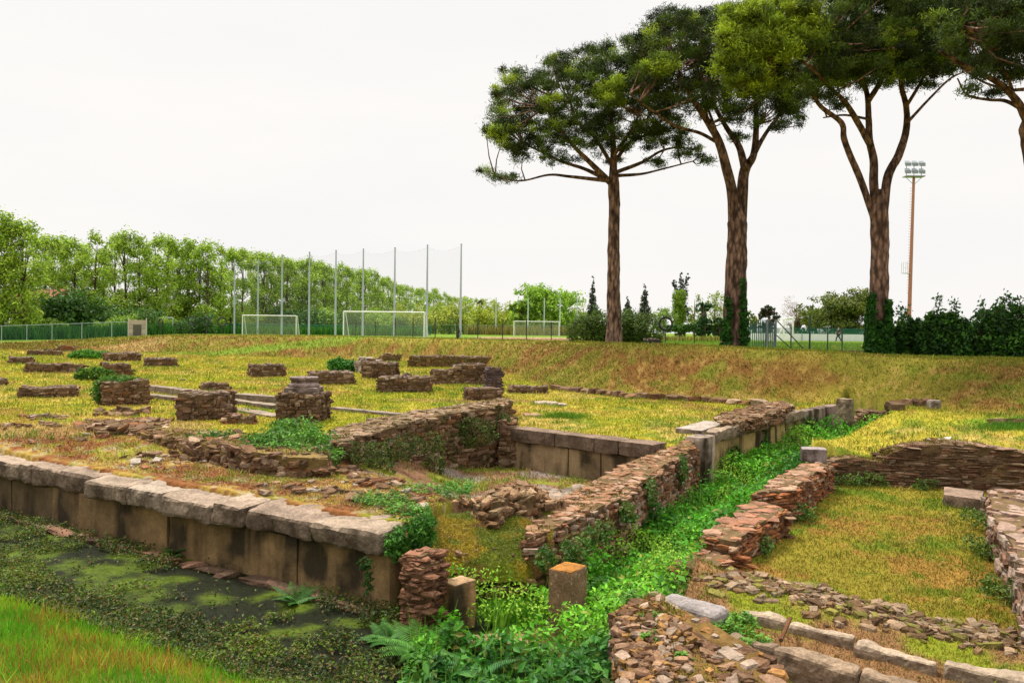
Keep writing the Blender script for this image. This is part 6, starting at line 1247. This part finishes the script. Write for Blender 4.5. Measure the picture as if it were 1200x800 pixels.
def mast():
    p = gp(1064.5, 96); H = P(1070, 208, d=96)[2]-p[2]; t = thing('floodlight_mast', p, 'tall orange-brown floodlight mast with two rows of lamps behind the right hedges', 'floodlight mast'); mb = MB(); tube(mb, [p, p+np.array([.15, 0, H*.5]), p+np.array([.3, 0, H])], [.25, .20, .15], 12, (.36, .15, .09)); mb.build('pole', M_metal, t)
    q = p+np.array([.3, 0, H]); mb = MB(); box(mb, q+np.array([0, 0, .1]), (2.3, 1.0, .12), 0, (.25, .27, .3))
    for x in (-.9, 0, .9): beam(mb, q+np.array([x, 0, .1]), q+np.array([x, 0, 1.9]), .08, (.3, .33, .36))
    for z in (.7, 1.6): beam(mb, q+np.array([-1.1, 0, z]), q+np.array([1.1, 0, z]), .08, (.3, .33, .36))
    beam(mb, q+np.array([-1, 0, .05]), q+np.array([0, 0, -.9]), .06, (.3, .33, .36)); beam(mb, q+np.array([1, 0, .05]), q+np.array([0, 0, -.9]), .06, (.3, .33, .36)); mb.build('lamp_frame', M_metal, t)
    for z in (.75, 1.65):
        for x in (-.85, 0, .85): mb = MB(); u, qd = cube_tpl(1, 1, 1); v = u*np.array([.36, .2, .2]); v[:, 0] *= np.where(v[:, 1] < 0, 1, .7); v[:, 2] += v[:, 1]*.8; mb.add(v+q+np.array([x, -.15, z]), quads=qd, c=(.22, .25, .28)); mb.build('floodlight', M_metal, t)
    mb = MB(); r = p+np.array([-.45, 0, H*.42]); box(mb, r, (.9, .5, .06), 0, (.5, .52, .55))
    for x in (-.42, .1):
        for yy in (-.22, .22): beam(mb, r+np.array([x, yy, 0]), r+np.array([x, yy, 1.3]), .06, (.6, .6, .62))
    for z in (.65, 1.3): beam(mb, r+np.array([-.42, -.22, z]), r+np.array([.1, -.22, z]), .05, (.6, .6, .62))
    mb.build('service_platform', M_metal, t)
    mb = MB()
    for i in range(40): z = H*(.3+.65*i/40); beam(mb, p+np.array([-.42+.3*z/H, 0, z]), p+np.array([-.2+.3*z/H, 0, z]), .05, (.45, .2, .12), 4)
    mb.build('ladder_rungs', M_metal, t)
mast()
def person(label, px, d, H, shirt, trousers, stride=.35, face=1, hair=(.05, .03, .02), arms=.3):
    p = gp(px, d); t = thing('person', p, label, 'person'); s = H/1.75
    def skin(name, V, E, R, m, c, par, sub=1, off=(0, 0, 0)):
        me = bpy.data.meshes.new(name); me.from_pydata([tuple((np.array(v)+np.array(off))*s) for v in V], E, []); o = bpy.data.objects.new(name, me); col.objects.link(o); o.parent = par
        md = o.modifiers.new('skin', 'SKIN'); 
        for i, r in enumerate(R): me.skin_vertices[0].data[i].radius = (r*s, r*s)
        me.skin_vertices[0].data[0].use_root = True
        o.modifiers.new('sub', 'SUBSURF').levels = 1; o.modifiers['sub'].render_levels = 2
        me.materials.append(m); return o
    f = face*stride
    V = [(0, 0, .95), (0, 0, 1.15), (0, 0, 1.4), (0, 0, 1.5), (0, .0, 1.62), (.02*face, 0, 1.72), (0, -.19, 1.41), (-f*.5*arms*2, -.24, 1.14), (f*.2, -.24, .92), (0, .19, 1.41), (f*.5*arms*2, .24, 1.14), (f*1.0*arms*2, .22, .95), (0, -.10, .92), (f*.55, -.10, .52), (f*.75, -.10, .08), (f*.75+.14*face, -.1, .03), (0, .10, .92), (-f*.35, .10, .52), (-f*.95, .10, .12), (-f*.95+.12*face, .1, .05)]
    E = [(0, 1), (1, 2), (2, 3), (3, 4), (4, 5), (2, 6), (6, 7), (7, 8), (2, 9), (9, 10), (10, 11), (0, 12), (12, 13), (13, 14), (14, 15), (0, 16), (16, 17), (17, 18), (18, 19)]
    R = [.14, .13, .16, .05, .10, .08, .06, .045, .035, .06, .045, .035, .09, .06, .04, .04, .09, .06, .04, .04]
    def cm(name, c, base): m = base.copy(); m.name = name; n = [k for k in m.node_tree.nodes if k.type == 'BSDF_PRINCIPLED'][0]
    def solid(name, c):
        m = bpy.data.materials.new(name); m.use_nodes = True; b = m.node_tree.nodes['Principled BSDF']; b.inputs['Base Color'].default_value = (*c, 1); b.inputs['Roughness'].default_value = .85
        nz_ = m.node_tree.nodes.new('ShaderNodeTexNoise'); nz_.inputs['Scale'].default_value = 30; bu = m.node_tree.nodes.new('ShaderNodeBump'); bu.inputs['Strength'].default_value = .2; m.node_tree.links.new(nz_.outputs[0], bu.inputs['Height']); m.node_tree.links.new(bu.outputs[0], b.inputs['Normal']); return m
    body = skin('body', V, E, R, solid('skin_tone', (.45, .26, .18)), None, t)
    skin('shirt', [V[0], V[1], V[2], V[6], V[7], V[9], V[10], (0, 0, 1.47)], [(0, 1), (1, 2), (2, 3), (3, 4), (2, 5), (5, 6), (2, 7)], [.16, .155, .175, .08, .065, .08, .065, .07], solid('shirt_cloth', shirt), None, t)
    long_ = trousers[1]; k1, k2 = (14, 18) if long_ else (13, 17)
    vv = [V[0], V[12], V[13], V[16], V[17]]; ee = [(0, 1), (1, 2), (0, 3), (3, 4)]; rr = [.165, .11, .085, .11, .085]
    if long_: vv += [V[14], V[18]]; ee += [(2, 5), (4, 6)]; rr += [.06, .06]
    skin('trousers' if long_ else 'shorts', vv, ee, rr, solid('trouser_cloth', trousers[0]), None, t)
    mb = MB(); u, q = cube_tpl(4, 4, 4); v = u/np.linalg.norm(u, axis=1, keepdims=True); v = v*np.array([.115, .105, .10])*s+np.array([-.015*face, 0, 1.70])*s+p; mb.add(v, quads=q, c=hair); mb.build('hair', M_cloth, t, smooth=True)
person('person in dark clothes striding along the right pitch', 982.5, 91, 1.8, (.03, .03, .04), ((.02, .02, .03), True), .42, -1)
person('person in a pink top and yellow shorts beside the ivy-footed pine', 1016, 82, 1.7, (.75, .06, .22), ((.75, .65, .05), False), .15, 1, arms=.6)
# houses behind the trees at left
def house(label, x0, x1, d, zwall, zroof, wall, roof, ndep=8, wins=3):
    a, b = P(x0, hz(x0), d=d), P(x1, hz(x1), d=d); z0 = -1.8; c = (a+b)/2; L = b[0]-a[0]; t = thing('house', (c[0], d+ndep/2, z0), label, 'house')
    mb = MB(); box(mb, (c[0], d+ndep/2, (zwall+z0)/2), (L, ndep, zwall-z0), 0, wall); mb.build('wall', M_plaster, t)
    mb = MB(); e = .5; x_0, x_1 = a[0]-e, b[0]+e; y0, y1, ym = d-e, d+ndep+e, d+ndep/2
    V = [(x_0, y0, zwall), (x_1, y0, zwall), (x_1, ym, zroof), (x_0, ym, zroof), (x_0, y1, zwall), (x_1, y1, zwall)]; V = V+[(x, y, z+.18) for x, y, z in V]
    mb.add(V, quads=[[0, 1, 2, 3], [3, 2, 5, 4], [6, 7, 8, 9], [9, 8, 11, 10], [0, 1, 7, 6], [4, 5, 11, 10], [0, 3, 9, 6], [3, 4, 10, 9], [1, 2, 8, 7], [2, 5, 11, 8]], c=roof); mb.add([(x_0+e, d, zwall), (x_0+e, d+ndep, zwall), (x_0+e, ym, zroof), (x_1-e, d, zwall), (x_1-e, d+ndep, zwall), (x_1-e, ym, zroof)], tris=[[0, 1, 2], [3, 4, 5]], c=wall); mb.build('roof', M_plaster, t)
    for i in range(wins):
        x = a[0]+L*(i+.7)/(wins+.4); w_ = MB(); box(w_, (x, d-.02, z0+1.9), (1.1, .08, 1.2), 0, (.5, .45, .4)); wo = w_.build('window', M_plaster, t); g = MB(); box(g, (x, d-.07, z0+1.9), (.9, .04, 1.0), 0, (.03, .04, .05)); g.build('pane', M_metal, wo)
house('orange plastered house glimpsed through the trees at the far left', 14, 52, 99, 2.9, 4.6, (.50, .24, .10), (.42, .2, .12), wins=3)
house('long low shed with pale roof and brick-red wall behind the trees', 50, 196, 108, 2.7, 3.7, (.24, .09, .055), (.50, .46, .42), wins=6)
# dead shrub by the tallest net pole
def deadshrub():
    p = gp(536, 50); t = MB()
    for k in range(9): a = random.uniform(-1, 1); q = p+np.array([a*.35, random.uniform(-.2, .2), random.uniform(.3, .75)]); tube(t, [p, (p+q)/2+np.array([a*.1, 0, .05]), q], [.03, .02, .008], 5, (.06, .045, .035))
    tag(t.build('dead_shrub', M_wood, loc=p), 'small dead bare shrub on the crest left of the tallest net pole', 'shrub')
deadshrub()
